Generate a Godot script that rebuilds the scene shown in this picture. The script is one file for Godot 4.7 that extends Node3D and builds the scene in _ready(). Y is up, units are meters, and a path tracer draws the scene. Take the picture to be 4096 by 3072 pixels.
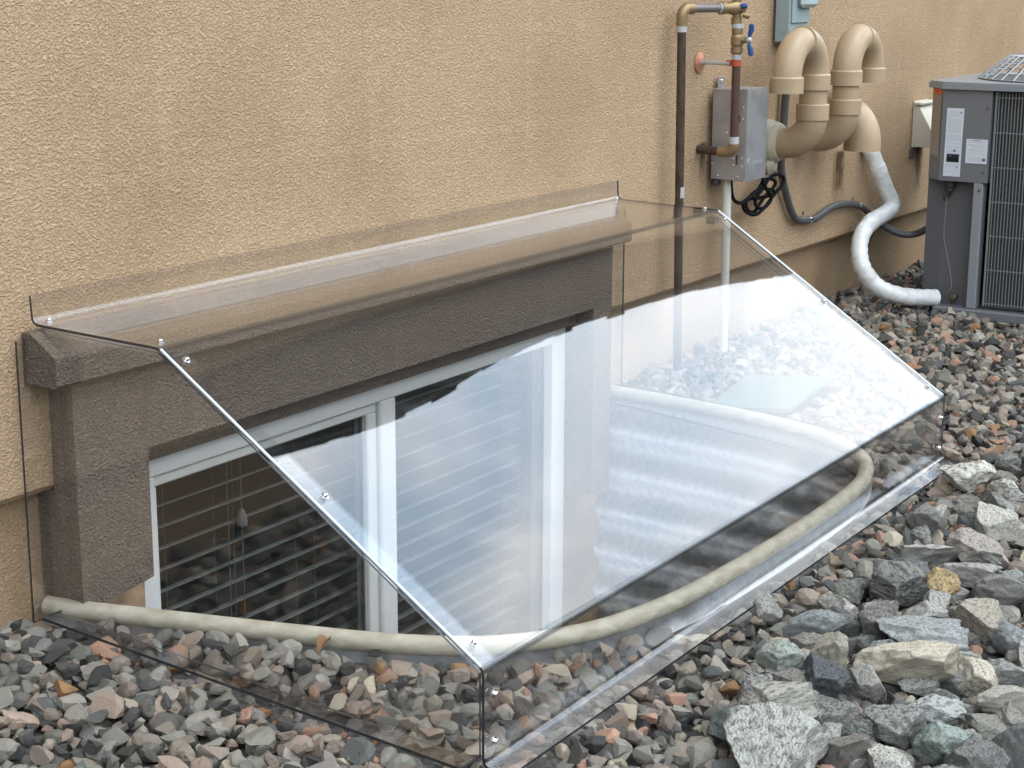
extends Node3D
# A clear acrylic cover over an egress window well beside a tan stucco house: gravel, landscape rock, pipes, vents, condenser.
# Wall plane z = 0, x along the wall, y = 0 at the top of the cover.

const W := 2.0
var rng := RandomNumberGenerator.new()
var used := {}

# ------------------------------------------------------------------ helpers
func lin(r: float, g: float, b: float, a := 1.0) -> Color:
	var c := Color(r, g, b).linear_to_srgb()
	c.a = a
	return c

func mat(r: float, g: float, b: float, rough := 0.7, metal := 0.0) -> StandardMaterial3D:
	var m := StandardMaterial3D.new()
	m.albedo_color = lin(r, g, b)
	m.roughness = rough
	m.metallic = metal
	return m

func tri_on(m: StandardMaterial3D, s: Vector3, world := true) -> void:
	m.uv1_triplanar = true
	m.uv1_world_triplanar = world
	m.uv1_scale = s
	m.uv1_triplanar_sharpness = 4.0

func noise_img(n: int, freq: float, sd: int, octaves := 4, kind := FastNoiseLite.TYPE_SIMPLEX_SMOOTH, warp := 0.0) -> Image:
	var f := FastNoiseLite.new()
	f.seed = sd
	f.noise_type = kind
	f.frequency = freq
	f.fractal_octaves = octaves
	if warp > 0.0:
		f.domain_warp_enabled = true
		f.domain_warp_amplitude = warp
		f.domain_warp_frequency = freq * 0.8
	return f.get_seamless_image(n, n)

func grey_tex(im: Image, lo: float, hi: float, tint_lo := Color.WHITE, tint_hi := Color.WHITE) -> ImageTexture:
	# maps 0..255 noise to a colour ramp (sRGB values)
	var d := im.get_data()
	var n := d.size()
	var out := PackedByteArray()
	out.resize(n * 3)
	var lut := []
	for i in 256:
		var t := i / 255.0
		var c := tint_lo.lerp(tint_hi, t)
		var v := lerpf(lo, hi, t)
		lut.append([int(clampf(c.r * v, 0, 1) * 255), int(clampf(c.g * v, 0, 1) * 255), int(clampf(c.b * v, 0, 1) * 255)])
	for i in n:
		var l = lut[d[i]]
		out[i * 3] = l[0]
		out[i * 3 + 1] = l[1]
		out[i * 3 + 2] = l[2]
	return ImageTexture.create_from_image(Image.create_from_data(im.get_width(), im.get_height(), false, Image.FORMAT_RGB8, out))

func tex(im: Image) -> ImageTexture:
	return ImageTexture.create_from_image(im)

func new_st() -> SurfaceTool:
	var st := SurfaceTool.new()
	st.begin(Mesh.PRIMITIVE_TRIANGLES)
	return st

func tri(st: SurfaceTool, a: Vector3, b: Vector3, c: Vector3, na: Vector3, nb: Vector3, nc: Vector3) -> void:
	if (a - c).cross(a - b).dot(na + nb + nc) < 0.0:
		var t := b
		b = c
		c = t
		t = nb
		nb = nc
		nc = t
	st.set_normal(na)
	st.add_vertex(a)
	st.set_normal(nb)
	st.add_vertex(b)
	st.set_normal(nc)
	st.add_vertex(c)

func quad(st: SurfaceTool, a: Vector3, b: Vector3, c: Vector3, d: Vector3, n: Vector3) -> void:
	tri(st, a, b, c, n, n, n)
	tri(st, a, c, d, n, n, n)

func nquad(st: SurfaceTool, a: Vector3, b: Vector3, c: Vector3, d: Vector3, na: Vector3, nb: Vector3, nc: Vector3, nd: Vector3) -> void:
	tri(st, a, b, c, na, nb, nc)
	tri(st, a, c, d, na, nc, nd)

func quv(st: SurfaceTool, p: Array, uv: Array, n: Vector3) -> void:
	var o := [0, 1, 2, 0, 2, 3]
	if (p[0] - p[2]).cross(p[0] - p[1]).dot(n) < 0.0:
		o = [0, 2, 1, 0, 3, 2]
	for i in o:
		st.set_normal(n)
		st.set_uv(uv[i])
		st.add_vertex(p[i])

func box(st: SurfaceTool, lo: Vector3, hi: Vector3, r := 0.0, xf := Transform3D.IDENTITY) -> void:
	var c := (lo + hi) * 0.5
	var h := (hi - lo) * 0.5
	h = h.abs()
	r = minf(r, minf(h.x, minf(h.y, h.z)) * 0.9)
	var ax := [Vector3.RIGHT, Vector3.UP, Vector3.BACK]
	for i in 3:
		var u = ax[(i + 1) % 3]
		var v = ax[(i + 2) % 3]
		var hu: float = h[(i + 1) % 3] - r
		var hv: float = h[(i + 2) % 3] - r
		for s in [-1.0, 1.0]:
			var o: Vector3 = c + ax[i] * h[i] * s
			quad(st, xf * (o + u * hu + v * hv), xf * (o - u * hu + v * hv), xf * (o - u * hu - v * hv), xf * (o + u * hu - v * hv), xf.basis * (ax[i] * s))
	if r <= 0.0:
		return
	for i in 3:
		var j := (i + 1) % 3
		var k := (i + 2) % 3
		for sj in [-1.0, 1.0]:
			for sk in [-1.0, 1.0]:
				var e: Vector3 = ax[i] * (h[i] - r)
				var a: Vector3 = c + ax[j] * sj * h[j] + ax[k] * sk * (h[k] - r)
				var b: Vector3 = c + ax[j] * sj * (h[j] - r) + ax[k] * sk * h[k]
				quad(st, xf * (a + e), xf * (a - e), xf * (b - e), xf * (b + e), xf.basis * (ax[j] * sj + ax[k] * sk).normalized())
	for sx in [-1.0, 1.0]:
		for sy in [-1.0, 1.0]:
			for sz in [-1.0, 1.0]:
				var s := Vector3(sx, sy, sz)
				var q: Vector3 = h - Vector3(r, r, r)
				var n: Vector3 = xf.basis * s.normalized()
				tri(st, xf * (c + s * Vector3(h.x, q.y, q.z)), xf * (c + s * Vector3(q.x, h.y, q.z)), xf * (c + s * Vector3(q.x, q.y, h.z)), n, n, n)

func spline(p: Array, per: int) -> Array:
	var out := []
	for i in p.size() - 1:
		var a: Vector3 = p[maxi(i - 1, 0)]
		var b: Vector3 = p[i]
		var c: Vector3 = p[i + 1]
		var d: Vector3 = p[mini(i + 2, p.size() - 1)]
		for k in per:
			out.append(b.cubic_interpolate(c, a, d, float(k) / per))
	out.append(p[-1])
	return out

func frames(p: Array) -> Array:
	var out := []
	var t0: Vector3 = (p[1] - p[0]).normalized()
	var u := t0.cross(Vector3.UP if absf(t0.y) < 0.9 else Vector3.RIGHT).normalized()
	for i in p.size():
		var t: Vector3 = (p[mini(i + 1, p.size() - 1)] - p[maxi(i - 1, 0)]).normalized()
		u = (u - t * u.dot(t)).normalized()
		out.append([u, t.cross(u).normalized(), t])
	return out

func tube(st: SurfaceTool, p: Array, rad, segs := 12, caps := true) -> void:
	# rad: a float or an Array of one radius per point
	var f := frames(p)
	var ring := []
	for i in p.size():
		var r: float = rad[i] if rad is Array else rad
		var a := []
		for k in segs + 1:
			var w := TAU * k / segs
			var n: Vector3 = f[i][0] * cos(w) + f[i][1] * sin(w)
			a.append([p[i] + n * r, n])
		ring.append(a)
	for i in p.size() - 1:
		for k in segs:
			var a = ring[i][k]
			var b = ring[i][k + 1]
			var c = ring[i + 1][k + 1]
			var d = ring[i + 1][k]
			nquad(st, a[0], b[0], c[0], d[0], a[1], b[1], c[1], d[1])
	if caps:
		for e in [0, p.size() - 1]:
			var n: Vector3 = f[e][2] * (-1.0 if e == 0 else 1.0)
			for k in segs:
				tri(st, p[e], ring[e][k][0], ring[e][k + 1][0], n, n, n)

func lathe(st: SurfaceTool, base: Vector3, axis: Vector3, prof: Array, segs := 18, smooth := false) -> void:
	# prof: Vector2(radius, height along the axis)
	var t := axis.normalized()
	var u := t.cross(Vector3.UP if absf(t.y) < 0.9 else Vector3.RIGHT).normalized()
	var v := t.cross(u)
	for i in prof.size() - 1:
		var a: Vector2 = prof[i]
		var b: Vector2 = prof[i + 1]
		var e := b - a
		var na := Vector2(e.y, -e.x).normalized()
		for k in segs:
			var w0 := TAU * k / segs
			var w1 := TAU * (k + 1) / segs
			var d0 := u * cos(w0) + v * sin(w0)
			var d1 := u * cos(w1) + v * sin(w1)
			var n0 := d0 * na.x + t * na.y
			var n1 := d1 * na.x + t * na.y
			var p00 := base + d0 * a.x + t * a.y
			var p01 := base + d1 * a.x + t * a.y
			var p10 := base + d0 * b.x + t * b.y
			var p11 := base + d1 * b.x + t * b.y
			if a.x < 1e-5:
				tri(st, p00, p10, p11, n0, n0, n1)
			elif b.x < 1e-5:
				tri(st, p00, p01, p10, n0, n1, n0)
			else:
				nquad(st, p00, p01, p11, p10, n0, n1, n1, n0)

func prism(st: SurfaceTool, poly: Array, e: Vector3) -> void:
	# a flat polygon (Array of Vector3, convex or nearly) pushed along e
	var n := e.normalized()
	var mid := Vector3.ZERO
	for p in poly:
		mid += p
	mid /= poly.size()
	for i in poly.size():
		var a: Vector3 = poly[i]
		var b: Vector3 = poly[(i + 1) % poly.size()]
		tri(st, mid, a, b, -n, -n, -n)
		tri(st, mid + e, a + e, b + e, n, n, n)
		var o := (b - a).cross(n).normalized()
		if o.dot((a + b) * 0.5 - mid) < 0.0:
			o = -o
		quad(st, a, b, b + e, a + e, o)

func numbered(called: String, parent: Node) -> String:
	var key := str(parent.get_instance_id()) + called
	var k: int = used.get(key, 0)
	used[key] = k + 1
	return called if k == 0 else "%s_%03d" % [called, k]

func put(called: String, mesh: Mesh, m: Material, parent: Node = self) -> MeshInstance3D:
	var o := MeshInstance3D.new()
	o.name = numbered(called, parent)
	o.mesh = mesh
	if m:
		o.material_override = m
	parent.add_child(o, true)
	return o

func obj(called: String, st: SurfaceTool, m: Material, parent: Node = self) -> MeshInstance3D:
	return put(called, st.commit(), m, parent)

func obj2(called: String, a: SurfaceTool, ma: Material, b: SurfaceTool, mb: Material, parent: Node = self) -> MeshInstance3D:
	var me := a.commit()
	b.commit(me)
	me.surface_set_material(0, ma)
	me.surface_set_material(1, mb)
	return put(called, me, null, parent)

func thing(called: String, label: String, category: String, group := "", at := Vector3.ZERO) -> Node3D:
	var o := Node3D.new()
	o.name = numbered(called, self)
	o.position = at
	add_child(o, true)
	tag(o, label, category, group)
	return o

func tag(o: Node, label: String, category: String, group := "") -> void:
	o.set_meta("label", label)
	o.set_meta("category", category)
	if group:
		o.set_meta("group", group)

func arc(c: Vector3, u: Vector3, v: Vector3, r: float, a0: float, a1: float, n: int) -> Array:
	var out := []
	for i in n + 1:
		var a := lerpf(a0, a1, float(i) / n)
		out.append(c + (u * cos(a) + v * sin(a)) * r)
	return out

func ico(level: int) -> Array:
	var t := (1.0 + sqrt(5.0)) / 2.0
	var v: Array = [Vector3(-1, t, 0), Vector3(1, t, 0), Vector3(-1, -t, 0), Vector3(1, -t, 0), Vector3(0, -1, t), Vector3(0, 1, t), Vector3(0, -1, -t), Vector3(0, 1, -t), Vector3(t, 0, -1), Vector3(t, 0, 1), Vector3(-t, 0, -1), Vector3(-t, 0, 1)]
	for i in v.size():
		v[i] = v[i].normalized()
	var f: Array = [[0, 11, 5], [0, 5, 1], [0, 1, 7], [0, 7, 10], [0, 10, 11], [1, 5, 9], [5, 11, 4], [11, 10, 2], [10, 7, 6], [7, 1, 8], [3, 9, 4], [3, 4, 2], [3, 2, 6], [3, 6, 8], [3, 8, 9], [4, 9, 5], [2, 4, 11], [6, 2, 10], [8, 6, 7], [9, 8, 1]]
	for l in level:
		var mid := {}
		var g := []
		for q in f:
			var m := []
			for e in 3:
				var a: int = q[e]
				var b: int = q[(e + 1) % 3]
				var key := Vector2i(mini(a, b), maxi(a, b))
				if not mid.has(key):
					mid[key] = v.size()
					v.append(((v[a] + v[b]) * 0.5).normalized())
				m.append(mid[key])
			g.append([q[0], m[0], m[2]])
			g.append([q[1], m[1], m[0]])
			g.append([q[2], m[2], m[1]])
			g.append([m[0], m[1], m[2]])
		f = g
	return [v, f]

var ico_cache := {}
func stone_mesh(level: int, cuts: int, flat: Vector3, rough := 0.0, dmin := 0.26, dmax := 0.44) -> ArrayMesh:
	# a broken stone: a ball cut by random planes; about 1 unit across
	if not ico_cache.has(level):
		ico_cache[level] = ico(level)
	var v: Array = ico_cache[level][0].duplicate()
	var f: Array = ico_cache[level][1]
	var pl := []
	for i in cuts:
		pl.append([Vector3(rng.randfn(), rng.randfn(), rng.randfn()).normalized(), rng.randf_range(dmin, dmax)])
	var nz := FastNoiseLite.new()
	nz.seed = rng.randi() % 100000
	nz.frequency = 2.2
	nz.fractal_octaves = 5
	for i in v.size():
		var p: Vector3 = v[i] * 0.5
		for q in pl:
			var k: float = p.dot(q[0]) - q[1]
			if k > 0.0:
				p -= q[0] * k
		if rough > 0.0:
			p += v[i] * nz.get_noise_3dv(p * 2.0) * rough
		v[i] = p * flat
	var st := new_st()
	if level > 3:
		# rough rock: normals shared between neighbours
		var vn := PackedVector3Array()
		vn.resize(v.size())
		for q in f:
			var n: Vector3 = (v[q[1]] - v[q[0]]).cross(v[q[2]] - v[q[0]])
			if n.dot(v[q[0]]) < 0.0:
				n = -n
			for e in 3:
				vn[q[e]] += n
		for q in f:
			tri(st, v[q[0]], v[q[1]], v[q[2]], vn[q[0]].normalized(), vn[q[1]].normalized(), vn[q[2]].normalized())
		return st.commit()
	for q in f:
		var a: Vector3 = v[q[0]]
		var b: Vector3 = v[q[1]]
		var c: Vector3 = v[q[2]]
		var n := (b - a).cross(c - a)
		if n.length() < 1e-9:
			continue
		n = n.normalized()
		if n.dot(a + b + c) < 0.0:
			n = -n
		tri(st, a, b, c, n, n, n)
	return st.commit()

func ground_y(x: float, z: float) -> float:
	# top of the gravel: falls away from the house
	return -0.515 - 0.058 * clampf(z, -0.1, 1.6) + 0.010 * sin(x * 2.3 + 1.0) * sin(z * 3.1)

# ------------------------------------------------------------------ shapes used more than once
var rim_path := []

func in_well(x: float, z: float, grow: float) -> bool:
	var c := Vector2(1.0, 0.35)
	var pts := PackedVector2Array()
	for p in rim_path:
		var q := Vector2(p.x, p.z)
		pts.append(q + (q - c).normalized() * grow)
	pts.append(Vector2(1.98 + grow, -0.3))
	pts.append(Vector2(0.0 - grow, -0.3))
	return Geometry2D.is_point_in_polygon(Vector2(x, z), pts)

func screw(p: Vector3, n: Vector3, m: Material, parent: Node, r := 0.0047) -> void:
	var st := new_st()
	lathe(st, p, n, [Vector2(r * 1.5, 0.0), Vector2(r * 1.5, r * 0.25), Vector2(r, r * 0.3), Vector2(r, r * 0.9), Vector2(r * 0.75, r * 1.25), Vector2(0.0, r * 1.35)], 12)
	obj("screw", st, m, parent)

# ------------------------------------------------------------------ the scene
func _ready() -> void:
	rng.seed = 4711
	# ---- camera
	var cam := Camera3D.new()
	cam.name = "camera"
	cam.fov = 25.0409
	cam.near = 0.05
	cam.far = 400.0
	cam.transform = Transform3D(Basis(Vector3(0.539996, 0.003508, 0.841660), Vector3(0.192376, 0.973006, -0.127480), Vector3(-0.819387, 0.230754, 0.524744)).orthonormalized(), Vector3(-1.955887, 0.571238, 2.214980))
	add_child(cam)
	# ---- sky: broken overcast, computed
	var env := Environment.new()
	env.background_mode = Environment.BG_SKY
	env.tonemap_mode = Environment.TONE_MAPPER_LINEAR
	env.tonemap_exposure = 1.22
	env.sdfgi_enabled = true
	env.ssao_enabled = true
	env.ssil_enabled = true
	var pano := PanoramaSkyMaterial.new()
	pano.panorama = sky_texture()
	pano.energy_multiplier = 3.2
	var sky := Sky.new()
	sky.sky_material = pano
	env.sky = sky
	var we := WorldEnvironment.new()
	we.name = "environment"
	we.environment = env
	add_child(we)
	# ---- sun, behind the cloud
	var sun := DirectionalLight3D.new()
	sun.name = "sun"
	sun.light_energy = 0.25
	sun.light_color = Color(1.0, 0.95, 0.87)
	sun.light_angular_distance = 18.0
	sun.shadow_enabled = true
	sun.transform = Transform3D(Basis(), Vector3.ZERO).looking_at(Vector3(-0.22, -1.0, -0.50), Vector3.UP)
	add_child(sun)

	build_materials()
	var rim_pts := [Vector3(0.022, -0.513, -0.02), Vector3(0.035, -0.513, 0.042), Vector3(0.083, -0.518, 0.16), Vector3(0.18, -0.526, 0.412), Vector3(0.249, -0.532, 0.567), Vector3(0.33, -0.536, 0.692), Vector3(0.43, -0.538, 0.775), Vector3(0.565, -0.54, 0.832), Vector3(0.769, -0.54, 0.868), Vector3(1.136, -0.54, 0.884), Vector3(1.515, -0.539, 0.876), Vector3(1.70, -0.538, 0.84), Vector3(1.815, -0.536, 0.775), Vector3(1.90, -0.533, 0.668), Vector3(1.945, -0.528, 0.532), Vector3(1.962, -0.518, 0.266), Vector3(1.968, -0.512, -0.02)]
	rim_path = spline(rim_pts, 5)

	build_ground()
	build_house()
	build_window()
	build_blind()
	build_well()
	build_cover()
	build_pipes()
	build_box_and_cord()
	build_electrical()
	build_vents()
	build_insulated_pipe()
	build_hood()
	build_condenser()
	build_valve_lid()
	build_gravel()
	build_rocks()
	build_leaf()

func sky_texture() -> ImageTexture:
	var w := 512
	var h := 256
	var f := FastNoiseLite.new()
	f.seed = 12
	f.frequency = 2.4
	f.fractal_octaves = 4
	f.domain_warp_enabled = true
	f.domain_warp_amplitude = 0.35
	f.domain_warp_frequency = 1.2
	var glow := Vector3(0.42, 0.70, 0.58).normalized()   # where the sun stands behind the cloud
	var im := Image.create(w, h, false, Image.FORMAT_RGBF)
	for j in h:
		var el := PI * (0.5 - (j + 0.5) / h)
		for i in w:
			var az := TAU * (i + 0.5) / w
			var d := Vector3(cos(el) * sin(az), sin(el), cos(el) * cos(az))
			var p := Vector3(d.x, 0, d.z) / maxf(d.y + 0.35, 0.1) * 1.1
			var n := f.get_noise_3dv(p + Vector3(3.1, d.y, 0.7))
			var t := smoothstep(-0.38, 0.42, n - 0.22 * smoothstep(0.62, 0.95, d.y))
			var c := Vector3(0.50, 0.65, 0.82).lerp(Vector3(1.08, 1.10, 1.13), t)
			c *= (0.72 + 0.36 * clampf(d.y, 0.0, 1.0)) * (0.92 + 0.28 * pow(maxf(d.dot(glow), 0.0), 2.0))
			if d.y < 0.0:
				c = Vector3(0.30, 0.29, 0.27)
			im.set_pixel(i, j, Color(c.x, c.y, c.z))
	return ImageTexture.create_from_image(im)

# ------------------------------------------------------------------ materials
var M := {}

func stucco_images() -> Array:
	var n := 1536
	var ridge := noise_img(n, 0.026, 5, 2, FastNoiseLite.TYPE_SIMPLEX_SMOOTH, 26.0).get_data()
	var blob := noise_img(n, 0.045, 9, 3, FastNoiseLite.TYPE_SIMPLEX_SMOOTH, 14.0).get_data()
	var mask := noise_img(n, 0.008, 21, 2).get_data()
	var grain := noise_img(n, 0.25, 31, 2).get_data()
	var out := PackedByteArray()
	out.resize(n * n)
	for i in n * n:
		var r := 1.0 - absf(ridge[i] / 127.5 - 1.0)
		var crest := smoothstep(0.70, 0.95, r)
		var b := smoothstep(0.35, 0.75, blob[i] / 255.0)
		var m := smoothstep(0.25, 0.65, mask[i] / 255.0)
		var v := 0.5 * crest * (0.45 + 0.55 * m) + 0.38 * b + 0.12 * grain[i] / 255.0
		out[i] = int(clampf(v, 0, 1) * 255)
	return [Image.create_from_data(n, n, false, Image.FORMAT_L8, out)]

func build_materials() -> void:
	var hgt: Image = stucco_images()[0]
	var htex := tex(hgt)
	var tone_patch := grey_tex(noise_img(512, 0.006, 77, 5), 0.93, 1.05, Color(0.995, 0.985, 0.972), Color(1.0, 1.0, 1.0))
	var fine := grey_tex(hgt, 0.86, 1.04)
	for w in [["stucco", 0.565, 0.396, 0.252], ["trim", 0.212, 0.168, 0.136], ["foundation", 0.46, 0.32, 0.20]]:
		var m := mat(w[1], w[2] * 1.01, w[3], 0.92)
		m.albedo_texture = fine
		tri_on(m, Vector3(1.62, 2.05, 1.62))
		m.heightmap_enabled = true
		m.heightmap_texture = htex
		m.heightmap_scale = 0.33
		m.detail_enabled = true
		m.detail_albedo = tone_patch
		m.detail_blend_mode = BaseMaterial3D.BLEND_MODE_MUL
		m.detail_uv_layer = BaseMaterial3D.DETAIL_UV_2
		m.uv2_triplanar = true
		m.uv2_world_triplanar = true
		m.uv2_scale = Vector3(0.42, 0.42, 0.42)
		m.metallic_specular = 0.25
		M[w[0]] = m
	M.foundation.heightmap_scale = 0.3
	M.trim.heightmap_scale = 0.62
	var smooth_c := mat(0.36, 0.235, 0.14, 0.9)
	smooth_c.albedo_texture = grey_tex(noise_img(256, 0.02, 3, 4), 0.75, 1.1)
	tri_on(smooth_c, Vector3(3, 3, 3))
	M.smooth_concrete = smooth_c
	# clear acrylic
	var a := StandardMaterial3D.new()
	a.transparency = BaseMaterial3D.TRANSPARENCY_ALPHA
	a.albedo_color = Color(0.40, 0.41, 0.42, 0.012)
	a.roughness = 0.015
	a.metallic_specular = 0.5
	M.acrylic = a
	var e := mat(0.035, 0.037, 0.042, 0.12)
	M.acrylic_edge = e
	var be := StandardMaterial3D.new()  # grey tint paints the dark line that refraction leaves at a bend
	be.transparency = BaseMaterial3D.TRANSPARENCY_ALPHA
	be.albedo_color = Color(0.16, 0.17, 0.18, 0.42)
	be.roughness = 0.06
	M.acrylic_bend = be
	var g := StandardMaterial3D.new()
	g.transparency = BaseMaterial3D.TRANSPARENCY_ALPHA
	g.albedo_color = Color(0.06, 0.08, 0.075, 0.24)
	g.roughness = 0.0
	M.glass = g
	M.steel = mat(0.72, 0.72, 0.72, 0.18, 1.0)
	M.vinyl = mat(0.56, 0.56, 0.52, 0.4)
	M.vinyl_white = mat(0.60, 0.60, 0.58, 0.35)
	M.seal = mat(0.03, 0.03, 0.032, 0.6)
	var rimm := mat(0.46, 0.43, 0.35, 0.5)
	rimm.albedo_texture = grey_tex(noise_img(256, 0.02, 55, 6), 0.89, 1.03, Color(0.95, 0.92, 0.86), Color.WHITE)
	tri_on(rimm, Vector3(4, 9, 4))
	M.rim = rimm
	var galv := mat(0.76, 0.77, 0.78, 0.45, 0.25)
	galv.albedo_texture = grey_tex(noise_img(256, 0.04, 56, 3, FastNoiseLite.TYPE_CELLULAR), 0.85, 1.05)
	tri_on(galv, Vector3(5, 5, 5))
	M.galvanized = galv
	M.slat = mat(0.46, 0.50, 0.47, 0.45)
	M.cord_white = mat(0.35, 0.35, 0.33, 0.7)
	M.room = mat(0.12, 0.115, 0.11, 0.9)
	M.soffit = mat(0.20, 0.165, 0.14, 0.8)
	M.gutter = mat(0.030, 0.027, 0.026, 0.45)
	M.roof = mat(0.10, 0.09, 0.085, 0.9)
	# stones: a mottled grey that each stone's own colour multiplies
	var speck := noise_img(256, 0.09, 101, 4)
	M.speck_tex = grey_tex(speck, 0.55, 1.40)
	M.speck_bump = tex(speck)
	var s := StandardMaterial3D.new()
	s.vertex_color_use_as_albedo = true
	s.albedo_texture = M.speck_tex
	s.roughness = 0.75
	s.metallic_specular = 0.3
	tri_on(s, Vector3(1.6, 1.6, 1.6), false)
	s.heightmap_enabled = true
	s.heightmap_texture = M.speck_bump
	s.heightmap_scale = 0.16
	M.stone_any = s
	var soil := mat(0.085, 0.075, 0.065, 0.95)
	soil.albedo_texture = grey_tex(noise_img(512, 0.05, 60, 4), 0.4, 1.3)
	tri_on(soil, Vector3(2, 2, 2))
	M.soil = soil

const TONES := [[0.058, 0.056, 0.053], [0.092, 0.087, 0.079], [0.172, 0.160, 0.141], [0.275, 0.252, 0.216], [0.280, 0.232, 0.186], [0.210, 0.204, 0.168], [0.350, 0.266, 0.207], [0.41, 0.245, 0.170], [0.45, 0.385, 0.290], [0.32, 0.180, 0.085], [0.335, 0.307, 0.258], [0.130, 0.132, 0.122]]
const TONE_W := [8, 10, 13, 16, 18, 5, 14, 5, 7, 2, 13, 6]
var tone_mats := []

func pick_tone() -> int:
	var t := 0
	for w in TONE_W:
		t += w
	var k := rng.randi() % t
	for i in TONE_W.size():
		k -= TONE_W[i]
		if k < 0:
			return i
	return 0

func structure(o: Node) -> void:
	o.set_meta("kind", "structure")

# ------------------------------------------------------------------ ground
func build_ground() -> void:
	var st := new_st()
	var c := Vector2(1.0, 0.0)
	var n := rim_path.size()
	var rows := [0.0, 0.03, 0.12, 0.3, 0.6, 1.0]
	var grid := []
	for i in n:
		var p: Vector3 = rim_path[i]
		var q := Vector2(p.x, maxf(p.z, -0.02))
		if i == 0 or i == n - 1:
			q.y = -0.02
		var d := q - c
		var far := 1e9
		if absf(d.x) > 1e-6:
			far = minf(far, (11.0 if d.x > 0 else 9.0) / absf(d.x))
		if d.y > 1e-6:
			far = minf(far, 45.0 / d.y)
		var row := []
		for t in rows:
			var s: float = lerpf(1.0, far, t * t * t) if t > 0.0 else 1.0
			var r := c + d * s
			row.append(Vector3(r.x, ground_y(r.x, r.y) - 0.028, r.y))
		grid.append(row)
	# the two far corners
	for i in n - 1:
		for k in rows.size() - 1:
			var a: Vector3 = grid[i][k]
			var b: Vector3 = grid[i + 1][k]
			var d: Vector3 = grid[i][k + 1]
			var e: Vector3 = grid[i + 1][k + 1]
			nquad(st, a, b, e, d, Vector3.UP, Vector3.UP, Vector3.UP, Vector3.UP)
	var o := obj("ground", st, M.soil)
	structure(o)
	# unseen ridge, added to block the low sky from the cover reflections
	st = new_st()
	var f := FastNoiseLite.new()
	f.seed = 8
	f.frequency = 3.0
	f.fractal_octaves = 4
	var last := []
	for i in 121:
		var w := lerpf(-0.12, PI + 0.12, i / 120.0)
		var dir := Vector3(cos(w), 0, sin(w))
		var crest := 9.3 * (1.0 + 0.22 * f.get_noise_1d(w) + 0.10 * f.get_noise_1d(w * 6.0))
		var row := [dir * 34.0 + Vector3(1, -2.6, 0), dir * 43.0 + Vector3(1, crest * 0.62, 0), dir * 52.0 + Vector3(1, crest, 0), dir * 75.0 + Vector3(1, crest * 0.4, 0), dir * 90.0 + Vector3(1, -3.0, 0)]
		if i > 0:
			for k in 4:
				var hn: Vector3 = (row[k + 1] - row[k]).cross(last[k] - row[k]).normalized()
				if hn.y < 0.0:
					hn = -hn
				quad(st, last[k], last[k + 1], row[k + 1], row[k], hn)
		last = row
	structure(obj("added_hillside", st, mat(0.055, 0.06, 0.035, 0.95)))

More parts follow.
